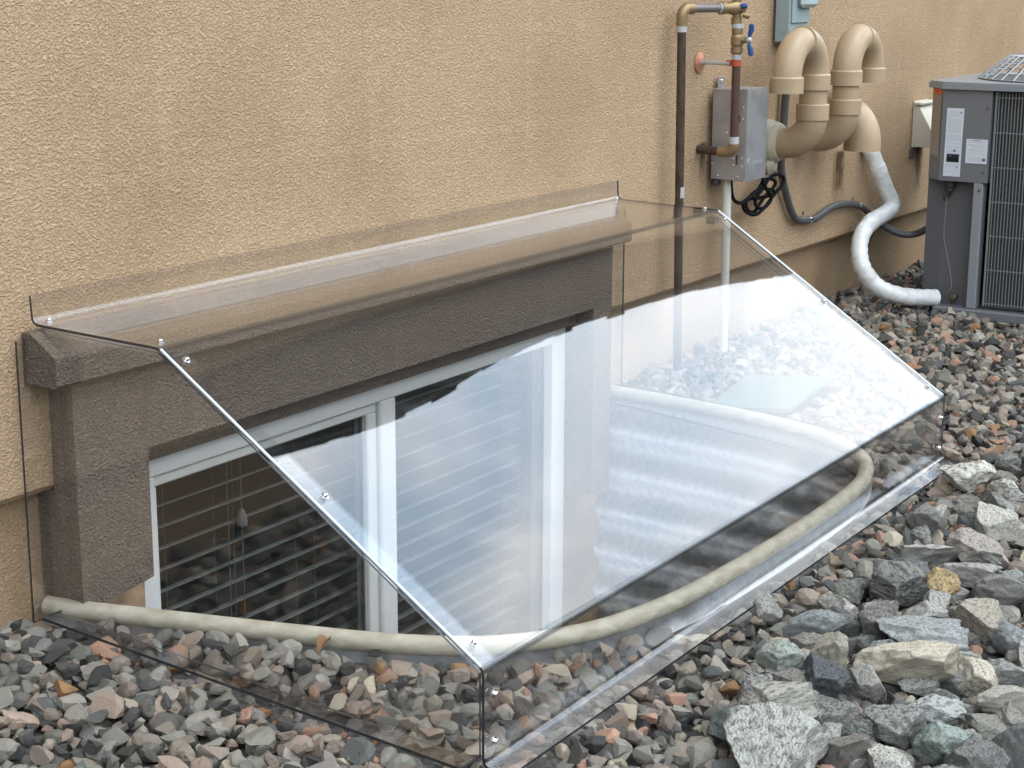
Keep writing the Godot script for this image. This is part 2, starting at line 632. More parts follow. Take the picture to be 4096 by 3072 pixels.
# ------------------------------------------------------------------ house
func build_house() -> void:
	var h := thing("house", "tan stucco house wall with a dark trimmed basement window", "house")
	var st := new_st()
	box(st, Vector3(-7, -0.302, -0.2), Vector3(14, 3.95, 0.0), 0.012)
	obj("stucco_wall", st, M.stucco, h)
	# foundation below the stucco edge, with the window opening left out
	st = new_st()
	var fz := -0.042
	box(st, Vector3(-7, -1.75, -0.22), Vector3(0.245, -0.3025, fz))
	box(st, Vector3(1.795, -1.75, -0.22), Vector3(14, -0.3025, fz))
	box(st, Vector3(0.2455, -1.75, -0.22), Vector3(1.7945, -1.46, fz))
	obj("foundation_wall", st, M.foundation, h)
	st = new_st()
	box(st, Vector3(0.07, -1.70, -0.041), Vector3(0.255, -0.45, -0.014), 0.003)
	obj("smooth_concrete_patch", st, M.smooth_concrete, h)
	# trim round the window
	st = new_st()
	prism(st, [Vector3(-0.018, -0.0135, 0.0015), Vector3(-0.018, -0.0135, 0.022), Vector3(-0.018, -0.050, 0.078), Vector3(-0.018, -0.056, 0.080), Vector3(-0.018, -0.097, 0.080), Vector3(-0.018, -0.102, 0.075), Vector3(-0.018, -0.102, 0.0015)], Vector3(1.969, 0, 0))
	obj("window_header", st, M.trim, h)
	st = new_st()
	prism(st, [Vector3(0.2065, -0.256, 0.002), Vector3(0.2065, -0.1045, 0.002), Vector3(1.89, -0.1045, 0.002), Vector3(1.89, -0.256, 0.002)], Vector3(0, 0, 0.056))
	obj("window_trim", st, M.trim, h)
	st = new_st()
	prism(st, [Vector3(0.033, -0.1045, 0.002), Vector3(0.206, -0.1045, 0.002), Vector3(0.206, -0.498, 0.002), Vector3(0.18, -0.502, 0.002), Vector3(0.033, -0.515, 0.002)], Vector3(0, 0, 0.056))
	obj("window_trim", st, M.trim, h)
	st = new_st()
	box(st, Vector3(1.797, -0.75, -0.0405), Vector3(1.89, -0.2565, 0.058))
	obj("window_trim", st, M.trim, h)
	# trim behind the face, down to the foundation below the stucco edge
	st = new_st()
	box(st, Vector3(0.0335, -0.512, -0.0405), Vector3(0.2055, -0.303, 0.001))
	obj("window_trim", st, M.trim, h)
	st = new_st()
	box(st, Vector3(0.2065, -0.3015, 0.0012), Vector3(1.7965, -0.2565, 0.006))
	obj("trim_return_shade", st, M.trim, h)  # trim-coloured fill, put in to paint the recess shadow above the window
	# eaves
	st = new_st()
	box(st, Vector3(-7, 3.90, 0.0015), Vector3(14, 3.93, 0.34))
	obj("soffit", st, M.soffit, h)
	st = new_st()
	box(st, Vector3(-7, 3.87, 0.341), Vector3(14, 4.08, 0.36))
	obj("fascia", st, M.gutter, h)
	st = new_st()
	box(st, Vector3(-7, 3.95, 0.361), Vector3(14, 4.07, 0.455), 0.01)
	obj("gutter", st, M.gutter, h)
	st = new_st()
	prism(st, [Vector3(-7, 4.085, 0.46), Vector3(-7, 4.12, 0.46), Vector3(-7, 6.2, -4.5), Vector3(-7, 6.16, -4.5)], Vector3(21, 0, 0))
	obj("roof", st, M.roof, h)
	# ragged shingle ends over the gutter
	st = new_st()
	var sr := RandomNumberGenerator.new()
	sr.seed = 5
	var sx := -7.0
	while sx < 14.0:
		var sw := sr.randf_range(0.12, 0.34)
		box(st, Vector3(sx, 4.072, 0.25), Vector3(minf(sx + sw - 0.006, 14.0), 4.084, sr.randf_range(0.462, 0.486)))
		sx += sw
	obj("shingle_edge", st, M.roof, h).set_meta("kind", "stuff")
	# dark brown sheets on the stucco, fading towards the bottom
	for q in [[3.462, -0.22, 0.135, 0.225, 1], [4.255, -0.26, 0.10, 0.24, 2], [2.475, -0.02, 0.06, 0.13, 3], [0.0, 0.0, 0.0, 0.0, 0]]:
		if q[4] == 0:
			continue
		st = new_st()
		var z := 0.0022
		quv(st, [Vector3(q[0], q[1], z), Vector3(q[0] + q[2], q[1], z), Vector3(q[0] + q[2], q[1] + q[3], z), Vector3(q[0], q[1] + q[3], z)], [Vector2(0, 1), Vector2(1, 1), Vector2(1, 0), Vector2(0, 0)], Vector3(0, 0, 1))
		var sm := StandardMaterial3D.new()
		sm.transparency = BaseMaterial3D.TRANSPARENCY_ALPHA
		sm.albedo_texture = fading_patch_texture(q[4])
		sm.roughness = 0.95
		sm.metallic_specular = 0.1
		obj("tone_patch", st, sm, h)
	# the dark room behind the window
	st = new_st()
	box(st, Vector3(-0.2, -1.9, -3.2), Vector3(2.4, -1.8, -0.221))
	box(st, Vector3(-0.2, 0.6, -3.2), Vector3(2.4, 0.7, -0.205))
	box(st, Vector3(-0.3, -1.9, -3.2), Vector3(-0.201, 0.7, -0.221))
	box(st, Vector3(2.401, -1.9, -3.2), Vector3(2.5, 0.7, -0.221))
	box(st, Vector3(-0.3, -1.9, -3.3), Vector3(2.5, 0.7, -3.201))
	obj("room", st, M.room, h)

func fading_patch_texture(sd: int) -> ImageTexture:
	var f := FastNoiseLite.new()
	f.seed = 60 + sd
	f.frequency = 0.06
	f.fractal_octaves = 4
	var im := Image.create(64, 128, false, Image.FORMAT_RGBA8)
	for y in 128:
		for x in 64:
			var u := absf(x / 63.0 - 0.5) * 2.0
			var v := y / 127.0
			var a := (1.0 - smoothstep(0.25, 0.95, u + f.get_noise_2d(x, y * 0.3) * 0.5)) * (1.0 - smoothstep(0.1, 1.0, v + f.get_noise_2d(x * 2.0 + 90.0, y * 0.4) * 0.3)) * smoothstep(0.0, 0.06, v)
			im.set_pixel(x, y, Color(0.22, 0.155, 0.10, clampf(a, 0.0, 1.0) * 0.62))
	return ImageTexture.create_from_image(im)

func build_window() -> void:
	var win: Node3D = get_node("house")
	var st := new_st()
	var x0 := 0.256
	var x1 := 1.79
	var y0 := -1.455
	var y1 := -0.304
	var z0 := -0.085
	var z1 := -0.02
	box(st, Vector3(x0, y1 - 0.042, z0), Vector3(x1, y1, z1), 0.003)
	box(st, Vector3(x0, y0, z0), Vector3(x1, y0 + 0.05, z1), 0.003)
	box(st, Vector3(x0, y0 + 0.0505, z0), Vector3(x0 + 0.042, y1 - 0.0425, z1), 0.003)
	box(st, Vector3(x1 - 0.062, y0 + 0.0505, z0), Vector3(x1, y1 - 0.0425, z1), 0.003)
	var fr := obj("window", st, M.vinyl_white, win)
	st = new_st()
	box(st, Vector3(1.0, y0 + 0.0505, z0), Vector3(1.058, y1 - 0.0425, -0.022), 0.004)
	obj("mullion", st, M.vinyl_white, fr)
	st = new_st()
	var a := 0.300
	var b := 0.9985
	var t := y1 - 0.0445
	var u := y0 + 0.052
	box(st, Vector3(a, t - 0.022, -0.07), Vector3(b, t, -0.032), 0.003)
	box(st, Vector3(a, u, -0.07), Vector3(b, u + 0.03, -0.032), 0.003)
	box(st, Vector3(a, u + 0.0305, -0.07), Vector3(a + 0.014, t - 0.0225, -0.032), 0.003)
	box(st, Vector3(b - 0.034, u + 0.0305, -0.07), Vector3(b, t - 0.0225, -0.032), 0.003)
	obj("sash", st, M.vinyl, fr)
	st = new_st()
	box(st, Vector3(a + 0.0145, u + 0.031, -0.058), Vector3(b - 0.0345, t - 0.023, -0.052))
	obj("pane", st, M.glass, fr)
	st = new_st()
	box(st, Vector3(1.0585, u, -0.058), Vector3(x1 - 0.0625, t, -0.052))
	obj("pane", st, M.glass, fr)
	# black glazing seal round both panes
	st = new_st()
	for p in [[a + 0.0142, b - 0.0342, u + 0.0307, t - 0.0227], [1.0582, x1 - 0.0622, u - 0.0003, t + 0.0003]]:
		box(st, Vector3(p[0], p[3] - 0.006, -0.0515), Vector3(p[1], p[3], -0.046))
		box(st, Vector3(p[0], p[2], -0.0515), Vector3(p[1], p[2] + 0.006, -0.046))
		box(st, Vector3(p[0], p[2] + 0.0062, -0.0515), Vector3(p[0] + 0.006, p[3] - 0.0062, -0.046))
		box(st, Vector3(p[1] - 0.006, p[2] + 0.0062, -0.0515), Vector3(p[1], p[3] - 0.0062, -0.046))
	obj("glazing_seal", st, M.seal, fr)

func build_blind() -> void:
	var b := thing("window_blind", "white venetian blind with open slats hanging behind the basement window", "blind", "", Vector3(0, 0, -0.13))
	var st := new_st()
	box(st, Vector3(0.31, -0.335, -0.028), Vector3(1.735, -0.30, 0.028), 0.003)
	obj("head_rail", st, M.slat, b)
	st = new_st()
	# one slat, slightly crowned
	var tilt := deg_to_rad(20.5)
	var prof := []
	for i in 5:
		var s := (i / 4.0 - 0.5) * 0.05
		var crown := 0.0022 * (1.0 - pow(s / 0.025, 2.0))
		prof.append(Vector2(s * cos(tilt) - crown * sin(tilt), s * sin(tilt) + crown * cos(tilt)))
	for side in [0, 1]:
		for i in 4:
			var p: Vector2 = prof[i]
			var q: Vector2 = prof[i + 1]
			var off := Vector2(0, -0.0022 * side)
			p += off
			q += off
			var n := Vector3(0, q.x - p.x, -(q.y - p.y)).normalized() * (1.0 if side == 0 else -1.0)
			quad(st, Vector3(0.315, p.y, p.x), Vector3(1.715, p.y, p.x), Vector3(1.715, q.y, q.x), Vector3(0.315, q.y, q.x), n)
	for e in [0, 4]:
		var p: Vector2 = prof[e]
		quad(st, Vector3(0.315, p.y, p.x), Vector3(1.715, p.y, p.x), Vector3(1.715, p.y - 0.0022, p.x), Vector3(0.315, p.y - 0.0022, p.x), Vector3(0, 0, -1 if e == 0 else 1))
	var me := st.commit()
	for i in 25:
		var s := put("slat", me, M.slat, b)
		s.position.y = -0.362 - i * 0.0442
	for x in [0.40, 0.60, 0.86, 1.39, 1.60]:
		for dz in [-0.027, 0.027]:
			st = new_st()
			tube(st, [Vector3(x, -0.336, dz), Vector3(x, -1.44, dz)], 0.0006, 5)
			obj("cord", st, M.cord_white, b)
	for x in [0.575, 0.617]:
		st = new_st()
		tube(st, [Vector3(x, -0.336, 0.036), Vector3(x, -0.92, 0.036)], 0.0011, 5)
		obj("cord", st, M.cord_white, b)
	st = new_st()
	lathe(st, Vector3(0.617, -0.54, 0.036), Vector3.UP, [Vector2(0, 0), Vector2(0.011, 0.0), Vector2(0.0115, 0.012), Vector2(0.007, 0.03), Vector2(0.002, 0.036)], 12)
	obj("tassel", st, M.cord_white, b)

func build_well() -> void:
	var w := thing("window_well", "galvanized corrugated window well sunk in gravel, with a cream tubular rim", "window well")
	var st := new_st()
	tube(st, rim_path, 0.0175, 14)
	obj("rim", st, M.rim, w)
	# corrugated shell
	st = new_st()
	var rows := 132
	var c := Vector3(1.0, 0, 0.2)
	var prev := []
	for j in rows + 1:
		var y := -j * 0.0085
		var amp := 0.016 * sin(TAU * j * 0.0085 / 0.115)
		var row := []
		for i in range(0, rim_path.size(), 2):
			var p: Vector3 = rim_path[i]
			var o := (rim_path[mini(i + 1, rim_path.size() - 1)] - rim_path[maxi(i - 1, 0)]) as Vector3
			var nn := Vector3(-o.z, 0, o.x).normalized()
			if nn.dot(Vector3(p.x, 0, p.z) - Vector3(c.x, 0, c.z)) < 0.0:
				nn = -nn
			var sl := -0.016 * TAU / 0.115 * cos(TAU * j * 0.0085 / 0.115)
			row.append([Vector3(p.x, p.y - 0.012 + y, p.z) + nn * amp, (-nn + Vector3.UP * sl * -1.0).normalized()])
		if j > 0:
			for i in row.size() - 1:
				var a = prev[i]
				var b = prev[i + 1]
				var d = row[i]
				var e = row[i + 1]
				nquad(st, a[0], b[0], e[0], d[0], a[1], b[1], e[1], d[1])
		prev = row
	obj("corrugated_shell", st, M.galvanized, w)
	# floor of the well
	st = new_st()
	box(st, Vector3(-0.05, -1.62, -0.03), Vector3(2.05, -1.56, 0.93))
	structure(obj("well_floor", st, M.soil))

# ------------------------------------------------------------------ acrylic cover
func bent_profile(c: Array, r: float) -> Array:
	# c: corner points (z, y) as Vector2; each inner corner becomes an arc
	var out := [c[0]]
	for i in range(1, c.size() - 1):
		var p: Vector2 = c[i]
		var a: Vector2 = (c[i - 1] - p).normalized()
		var b: Vector2 = (c[i + 1] - p).normalized()
		for k in 7:
			var t := k / 6.0
			var q0 := p + a * r * (1.0 - t)
			var q1 := p + b * r * t
			out.append(q0.lerp(q1, t))
	out.append(c[-1])
	return out

func build_cover() -> void:
	var cv := thing("window_well_cover", "clear acrylic cover with a sloping front over the basement window well", "window well cover")
	var th := 0.0045
	var prof := bent_profile([Vector2(0.0095, 0.047), Vector2(0.012, 0.0), Vector2(0.2966, -0.0073), Vector2(0.9166, -0.4126), Vector2(0.9166, -0.5644), Vector2(0.962, -0.566)], 0.012)
	# split the slope so that it can sag a little
	var fine := []
	for i in prof.size() - 1:
		var a: Vector2 = prof[i]
		var b: Vector2 = prof[i + 1]
		var len := (b - a).length()
		var k := maxi(1, int(len / 0.06))
		fine.append(a)
		if len > 0.02:
			fine.append(a.lerp(b, 0.001 / len))
			fine.append(a.lerp(b, 0.002 / len))
			for j in range(1, k):
				fine.append(a.lerp(b, float(j) / k))
			fine.append(a.lerp(b, 1.0 - 0.002 / len))
			fine.append(a.lerp(b, 1.0 - 0.001 / len))
	fine.append(prof[-1])
	var nrm := []
	for i in fine.size():
		var e: Vector2 = fine[mini(i + 1, fine.size() - 1)] - fine[maxi(i - 1, 0)]
		nrm.append(Vector2(-e.y, e.x).normalized())
	var nx := 32
	var face := new_st()
	var edge := new_st()
	var bends := [new_st(), new_st()]
	var pos := func(i: int, s: int, x: float) -> Vector3:
		var q: Vector2 = fine[i]
		var sag: float = sag_at(q.x, x)
		q = q + nrm[i] * (-th * s - sag)
		return Vector3(x, q.y, q.x)
	var nor := func(i: int, x: float) -> Vector3:
		var q: Vector2 = fine[i]
		var n: Vector2 = nrm[i]
		var t := Vector2(n.y, -n.x)
		var e := 0.004
		var ds: float = (sag_at(q.x + e * t.x, x) - sag_at(q.x - e * t.x, x)) / (2.0 * e)
		var dx: float = (sag_at(q.x, x + e) - sag_at(q.x, x - e)) / (2.0 * e)
		return Vector3(dx, n.y + ds * t.y, n.x + ds * t.x).normalized()
	for s in [0, 1]:
		var sg := 1.0 if s == 0 else -1.0
		for k in nx:
			var xa := W * k / nx
			var xb := W * (k + 1) / nx
			for i in fine.size() - 1:
				var mid: Vector2 = (fine[i] + fine[i + 1]) * 0.5
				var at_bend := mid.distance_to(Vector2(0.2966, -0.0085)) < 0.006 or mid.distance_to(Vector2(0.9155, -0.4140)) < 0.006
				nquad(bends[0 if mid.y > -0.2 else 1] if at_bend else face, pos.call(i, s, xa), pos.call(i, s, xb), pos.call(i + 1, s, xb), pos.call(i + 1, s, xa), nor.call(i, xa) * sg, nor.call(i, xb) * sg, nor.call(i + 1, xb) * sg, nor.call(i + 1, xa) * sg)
	for x in [0.0, W]:
		for i in fine.size() - 1:
			quad(edge, pos.call(i, 0, x), pos.call(i + 1, 0, x), pos.call(i + 1, 1, x), pos.call(i, 1, x), Vector3(-1 if x == 0.0 else 1, 0, 0))
	for i in [0, fine.size() - 1]:
		var out := Vector3(0, 1, 0) if i == 0 else Vector3(0, 0, 1)
		quad(edge, pos.call(i, 0, 0.0), pos.call(i, 0, W), pos.call(i, 1, W), pos.call(i, 1, 0.0), out)
	var sheet := obj2("main_sheet", face, M.acrylic, edge, M.acrylic_edge, cv)
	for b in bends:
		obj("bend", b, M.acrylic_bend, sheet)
	var shine := mat(0.62, 0.65, 0.67, 0.16)  # pale colour for tubes that paint the sky glint along the sloping edges
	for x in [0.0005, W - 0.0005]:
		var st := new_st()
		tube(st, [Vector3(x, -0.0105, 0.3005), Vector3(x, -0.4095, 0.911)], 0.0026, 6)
		obj("painted_edge_glint", st, shine, cv)
	# side panels with turned flanges
	for side in [0, 1]:
		var sx := 1.0 if side == 0 else -1.0      # points inwards
		var xo := 0.008 if side == 0 else W - 0.008
		var f := new_st()
		var e := new_st()
		var poly := [Vector2(0.012, -0.012), Vector2(0.285, -0.019), Vector2(0.902, -0.424), Vector2(0.902, -0.565), Vector2(0.012, -0.515)]
		for s in [0, 1]:
			var x: float = xo + sx * th * s
			var n := Vector3(-sx if s == 0 else sx, 0, 0)
			for i in range(1, 4):
				tri(f, Vector3(x, poly[0].y, poly[0].x), Vector3(x, poly[i].y, poly[i].x), Vector3(x, poly[i + 1].y, poly[i + 1].x), n, n, n)
		for i in 4:
			var a: Vector2 = poly[i]
			var b: Vector2 = poly[(i + 1) % 5]
			var n2 := Vector2(-(b - a).y, (b - a).x).normalized()
			quad(e, Vector3(xo, a.y, a.x), Vector3(xo, b.y, b.x), Vector3(xo + sx * th, b.y, b.x), Vector3(xo + sx * th, a.y, a.x), Vector3(0, n2.y, n2.x))
		# strips: each given by a centre line, a width direction and a thickness direction
		var x_in := xo + sx * (th + 0.0005)
		strip(f, e, Vector3(x_in, -0.0215, 0.298), Vector3(x_in, -0.4165, 0.899), Vector3(sx * 0.042, 0, 0), Vector3(0, -0.837, -0.547) * 0.005)
		strip(f, e, Vector3(x_in, -0.0155, 0.03), Vector3(x_in, -0.020, 0.27), Vector3(sx * 0.042, 0, 0), Vector3(0, -0.005, 0))
		strip(f, e, Vector3(x_in, -0.43, 0.9085), Vector3(x_in, -0.555, 0.9085), Vector3(sx * 0.042, 0, 0), Vector3(0, 0, -0.005))
		strip(f, e, Vector3(xo - sx * 0.0005, -0.025, 0.0065), Vector3(xo - sx * 0.0005, -0.52, 0.0065), Vector3(-sx * 0.045, 0, 0), Vector3(0, 0, 0.005))
		strip(f, e, Vector3(xo - sx * 0.0005, -0.511, 0.03), Vector3(xo - sx * 0.0005, -0.561, 0.90), Vector3(-sx * 0.045, 0, 0), Vector3(0, 0.005, 0))
		obj2("side_panel", f, M.acrylic, e, M.acrylic_edge, cv)
	var up := Vector3(0, 1, 0.02)
	var sl := Vector3(0, 0.837, 0.547)
	for x in [0.026, W - 0.026]:
		for z in [0.02, 0.275]:
			screw(Vector3(x, 0.0, z) + Vector3(0, -0.0248 * (z - 0.012), 0), up, M.steel, cv)
		for z in [0.330, 0.605, 0.880]:
			screw(Vector3(x, -0.0073 - (z - 0.2966) * 0.6537 + 0.0005, z), sl, M.steel, cv)
		for y in [-0.459, -0.534]:
			screw(Vector3(x, y, 0.9168), Vector3(0, 0, 1), M.steel, cv)
	# dark foam plugs under the ridge ends
	for x in [0.016, W - 0.045]:
		var st := new_st()
		box(st, Vector3(x, -0.040, 0.288), Vector3(x + 0.028, -0.022, 0.312), 0.002)
		obj("foam_plug", st, M.seal, cv)

const SAG := 0.006

func sag_at(z: float, x: float) -> float:
	# how far the sloping sheet hangs below a flat one
	if z <= 0.31 or z >= 0.905 or x <= 0.0 or x >= W:
		return 0.0
	var u := (z - 0.31) / 0.595
	return SAG * pow(sin(PI * x / W), 2.0) * sin(PI * u) + 0.0007 * sin(3.0 * PI * x / W + 0.6) * sin(2.0 * PI * u) * sin(PI * x / W)

func strip(f: SurfaceTool, e0: SurfaceTool, a: Vector3, b: Vector3, wide: Vector3, thick: Vector3) -> void:
	var e := e0 if wide.x * (1.0 - a.x) < 0.0 else f
	var n := thick.normalized()
	quad(f, a, b, b + wide, a + wide, -n)
	quad(f, a + thick, b + thick, b + wide + thick, a + wide + thick, n)
	var wn := wide.normalized()
	quad(e, a + wide, b + wide, b + wide + thick, a + wide + thick, wn)
	var ln := (b - a).normalized()
	quad(e, a, a + wide, a + wide + thick, a + thick, -ln)
	quad(e, b, b + wide, b + wide + thick, b + thick, ln)

# ------------------------------------------------------------------ water pipes
func build_pipes() -> void:
	var bronze := mat(0.072, 0.048, 0.034, 0.45, 0.2)
	bronze.albedo_texture = grey_tex(noise_img(256, 0.03, 71, 4), 0.7, 1.25, Color(1, 0.92, 0.88), Color(1, 1, 1))
	tri_on(bronze, Vector3(6, 2, 6))
	var grey := mat(0.19, 0.165, 0.16, 0.4, 0.4)
	var brass := mat(0.29, 0.20, 0.10, 0.42, 0.5)
	var pale := mat(0.5, 0.5, 0.5, 0.45, 0.3)
	var blue := mat(0.012, 0.062, 0.21, 0.4)
	var orange := mat(0.42, 0.075, 0.035, 0.5)
	var copper := mat(0.50, 0.22, 0.13, 0.45, 0.4)
	var rod := mat(0.55, 0.57, 0.56, 0.4, 0.6)
	var g := thing("water_pipes", "brown metal water pipes with brass valves and blue handles on the wall", "pipes")
	var r := 0.0120
	var X := 2.270
	var Z := 0.045
	var st := new_st()
	tube(st, [Vector3(X + 0.028, -0.60, Z), Vector3(X + 0.012, -0.1, Z), Vector3(X, 0.43, Z)], r, 14)
	obj("pipe", st, bronze, g)
	st = new_st()
	tube(st, [Vector3(X + 0.012, 0.035 - 0.06, Z), Vector3(X + 0.0115, 0.005, Z)], r + 0.0012, 14)
	obj("tape_patch", st, pale, g)
	# elbow and top run to the tee
	var P := Vector3(2.466, 0.483, 0.112)
	var Q := Vector3(X, 0.483, Z)
	var d := (P - Q).normalized()
	st = new_st()
	tube(st, [Q + Vector3(0, -0.045, 0), Q + Vector3(0, -0.022, 0)] + arc(Q + d * 0.022 + Vector3(0, -0.022, 0), -d, Vector3.UP, 0.022, 0.0, PI / 2, 8) + [Q + d * 0.04], 0.0155, 14)
	obj("elbow", st, brass, g)
	st = new_st()
	tube(st, [Q + Vector3(0, -0.062, 0), Q + Vector3(0, -0.045, 0)], 0.0135, 14)
	obj("solder_joint", st, pale, g)
	st = new_st()
	tube(st, [Q + d * 0.04, P - d * 0.07], r, 14)
	obj("pipe", st, grey, g)
	st = new_st()
	lathe(st, P - d * 0.072, d, [Vector2(0.0125, 0), Vector2(0.0145, 0.001), Vector2(0.0145, 0.006), Vector2(0.0125, 0.007)], 14)
	obj("solder_joint", st, pale, g)
	# valve body at the top with its handle
	st = new_st()
	lathe(st, P - d * 0.066, d, [Vector2(0, 0), Vector2(0.018, 0.0), Vector2(0.018, 0.018), Vector2(0.0145, 0.02), Vector2(0.0175, 0.04), Vector2(0.021, 0.055), Vector2(0.0175, 0.082), Vector2(0.014, 0.092), Vector2(0, 0.092)], 8)
	lathe(st, P + Vector3(0, -0.045, 0), Vector3.UP, [Vector2(0, 0), Vector2(0.0155, 0.0), Vector2(0.0155, 0.018), Vector2(0.0125, 0.02), Vector2(0.014, 0.075), Vector2(0.0185, 0.078), Vector2(0.0185, 0.10), Vector2(0, 0.10)], 8)
	var tv := obj("valve", st, brass, g)
	st = new_st()
	lathe(st, P + Vector3(0.0, -0.018, 0.018), Vector3(0.4, -0.3, 1), [Vector2(0, 0), Vector2(0.009, 0.0), Vector2(0.009, 0.016), Vector2(0.0065, 0.02), Vector2(0, 0.02)], 6)
	obj("test_cock", st, brass, tv)
	butterfly(P + Vector3(-0.008, 0.005, 0.0), Vector3(-0.85, 0, 0.52).normalized(), Vector3(0.52, 0, 0.85).normalized(), blue, pale, tv, 0.021)
	# upper assembly running out of the frame
	st = new_st()
	lathe(st, P + Vector3(0, 0.055, 0), Vector3.UP, [Vector2(0.021, 0), Vector2(0.026, 0.004), Vector2(0.026, 0.03), Vector2(0.018, 0.034), Vector2(0.018, 0.10), Vector2(0, 0.10)], 8)
	obj("union", st, brass, g)
	# down the standoff pipe
	var V := Vector3(2.466, 0.0, 0.116)
	st = new_st()
	tube(st, [V + Vector3(0, 0.440, 0), V + Vector3(0, 0.428, 0)], 0.0165, 12)
	obj("solder_joint", st, pale, g)
	st = new_st()
	tube(st, [V + Vector3(0, 0.357, 0), V + Vector3(0, 0.343, 0)], 0.0128, 12)
	obj("solder_joint", st, pale, g)
	st = new_st()
	lathe(st, V + Vector3(0, 0.428, 0), Vector3.DOWN, [Vector2(0, 0), Vector2(0.0165, 0), Vector2(0.0165, 0.014), Vector2(0.0150, 0.016), Vector2(0.0185, 0.024), Vector2(0.0185, 0.044), Vector2(0.0155, 0.05), Vector2(0.0185, 0.052), Vector2(0.0185, 0.066), Vector2(0.0125, 0.070), Vector2(0.0125, 0.083), Vector2(0, 0.083)], 8)
	lathe(st, V + Vector3(0, 0.397, 0.012), Vector3(0, 0, 1), [Vector2(0.012, 0), Vector2(0.009, 0.012), Vector2(0.009, 0.02), Vector2(0, 0.02)], 8)
	var lv := obj("valve", st, brass, g)
	butterfly(V + Vector3(0, 0.397, 0.034), Vector3(0, 0, 1), Vector3.UP, blue, pale, lv, 0.034)
	st = new_st()
	tube(st, [V + Vector3(0, 0.344, 0), V + Vector3(0, 0.125, 0)], r, 14)
	var lower := mat(0.090, 0.046, 0.034, 0.45, 0.2)
	obj("pipe", st, lower, g)
	st = new_st()
	lathe(st, V + Vector3(0, 0.131, 0), Vector3.DOWN, [Vector2(0, 0), Vector2(0.0145, 0), Vector2(0.0145, 0.022), Vector2(0, 0.022)], 14)
	obj("solder_joint", st, pale, g)
	# elbow back to the wall
	var E := V + Vector3(0, 0.088, 0)
	st = new_st()
	tube(st, [E + Vector3(0, 0.024, 0), E + Vector3(0, 0.02, 0)] + arc(E + Vector3(0, 0.02, -0.02), Vector3.BACK, Vector3.DOWN, 0.02, 0.0, PI / 2, 8) + [E + Vector3(0, 0.0, -0.045)], 0.0155, 14)
	obj("elbow", st, brass, g)
	st = new_st()
	tube(st, [E + Vector3(0, 0, -0.045), Vector3(2.476, 0.09, -0.01)], r, 14)
	obj("pipe", st, bronze, g)
	# standoff clamp
	var S := Vector3(2.466, 0.332, 0)
	st = new_st()
	lathe(st, S + Vector3(0, 0, 0.001), Vector3(0, 0, 1), [Vector2(0, 0.0), Vector2(0.031, 0.0), Vector2(0.030, 0.004), Vector2(0.012, 0.011), Vector2(0, 0.011)], 12)
	obj("wall_plate", st, copper, g)
	st = new_st()
	tube(st, [S + Vector3(0, 0, 0.011), S + Vector3(0, 0, 0.018), S + Vector3(0, 0, 0.018), S + Vector3(0, 0, 0.088), S + Vector3(0, 0, 0.088), S + Vector3(0, 0, 0.098)], [0.008, 0.008, 0.0055, 0.0055, 0.0075, 0.0075], 10)
	obj("standoff_rod", st, rod, g)
	st = new_st()
	lathe(st, V + Vector3(0, 0.325, 0), Vector3.UP, [Vector2(0.0112, 0), Vector2(0.0145, 0), Vector2(0.0145, 0.017), Vector2(0.0112, 0.017)], 14)
	box(st, V + Vector3(-0.006, 0.326, -0.030), V + Vector3(0.006, 0.341, -0.012), 0.002)
	obj("clamp", st, orange, g)

func butterfly(c: Vector3, out: Vector3, along: Vector3, m: Material, hub: Material, parent: Node, reach: float) -> void:
	var st := new_st()
	lathe(st, c - out * 0.004, out, [Vector2(0, 0), Vector2(0.0085, 0.0), Vector2(0.0085, 0.008), Vector2(0.005, 0.013), Vector2(0, 0.013)], 8)
	var h := obj("handle", st, hub, parent)
	for s in [-1.0, 1.0]:
		st = new_st()
		var a: Vector3 = c + along * s * 0.009 + out * 0.002
		tube(st, [a, a + along * s * reach * 0.3 + out * 0.003, a + along * s * reach * 0.55 + out * 0.006, a + along * s * reach * 0.9 + out * 0.006, a + along * s * reach + out * 0.005], [0.0045, 0.0068, 0.0078, 0.0075, 0.004], 10)
		obj("handle", st, m, parent)

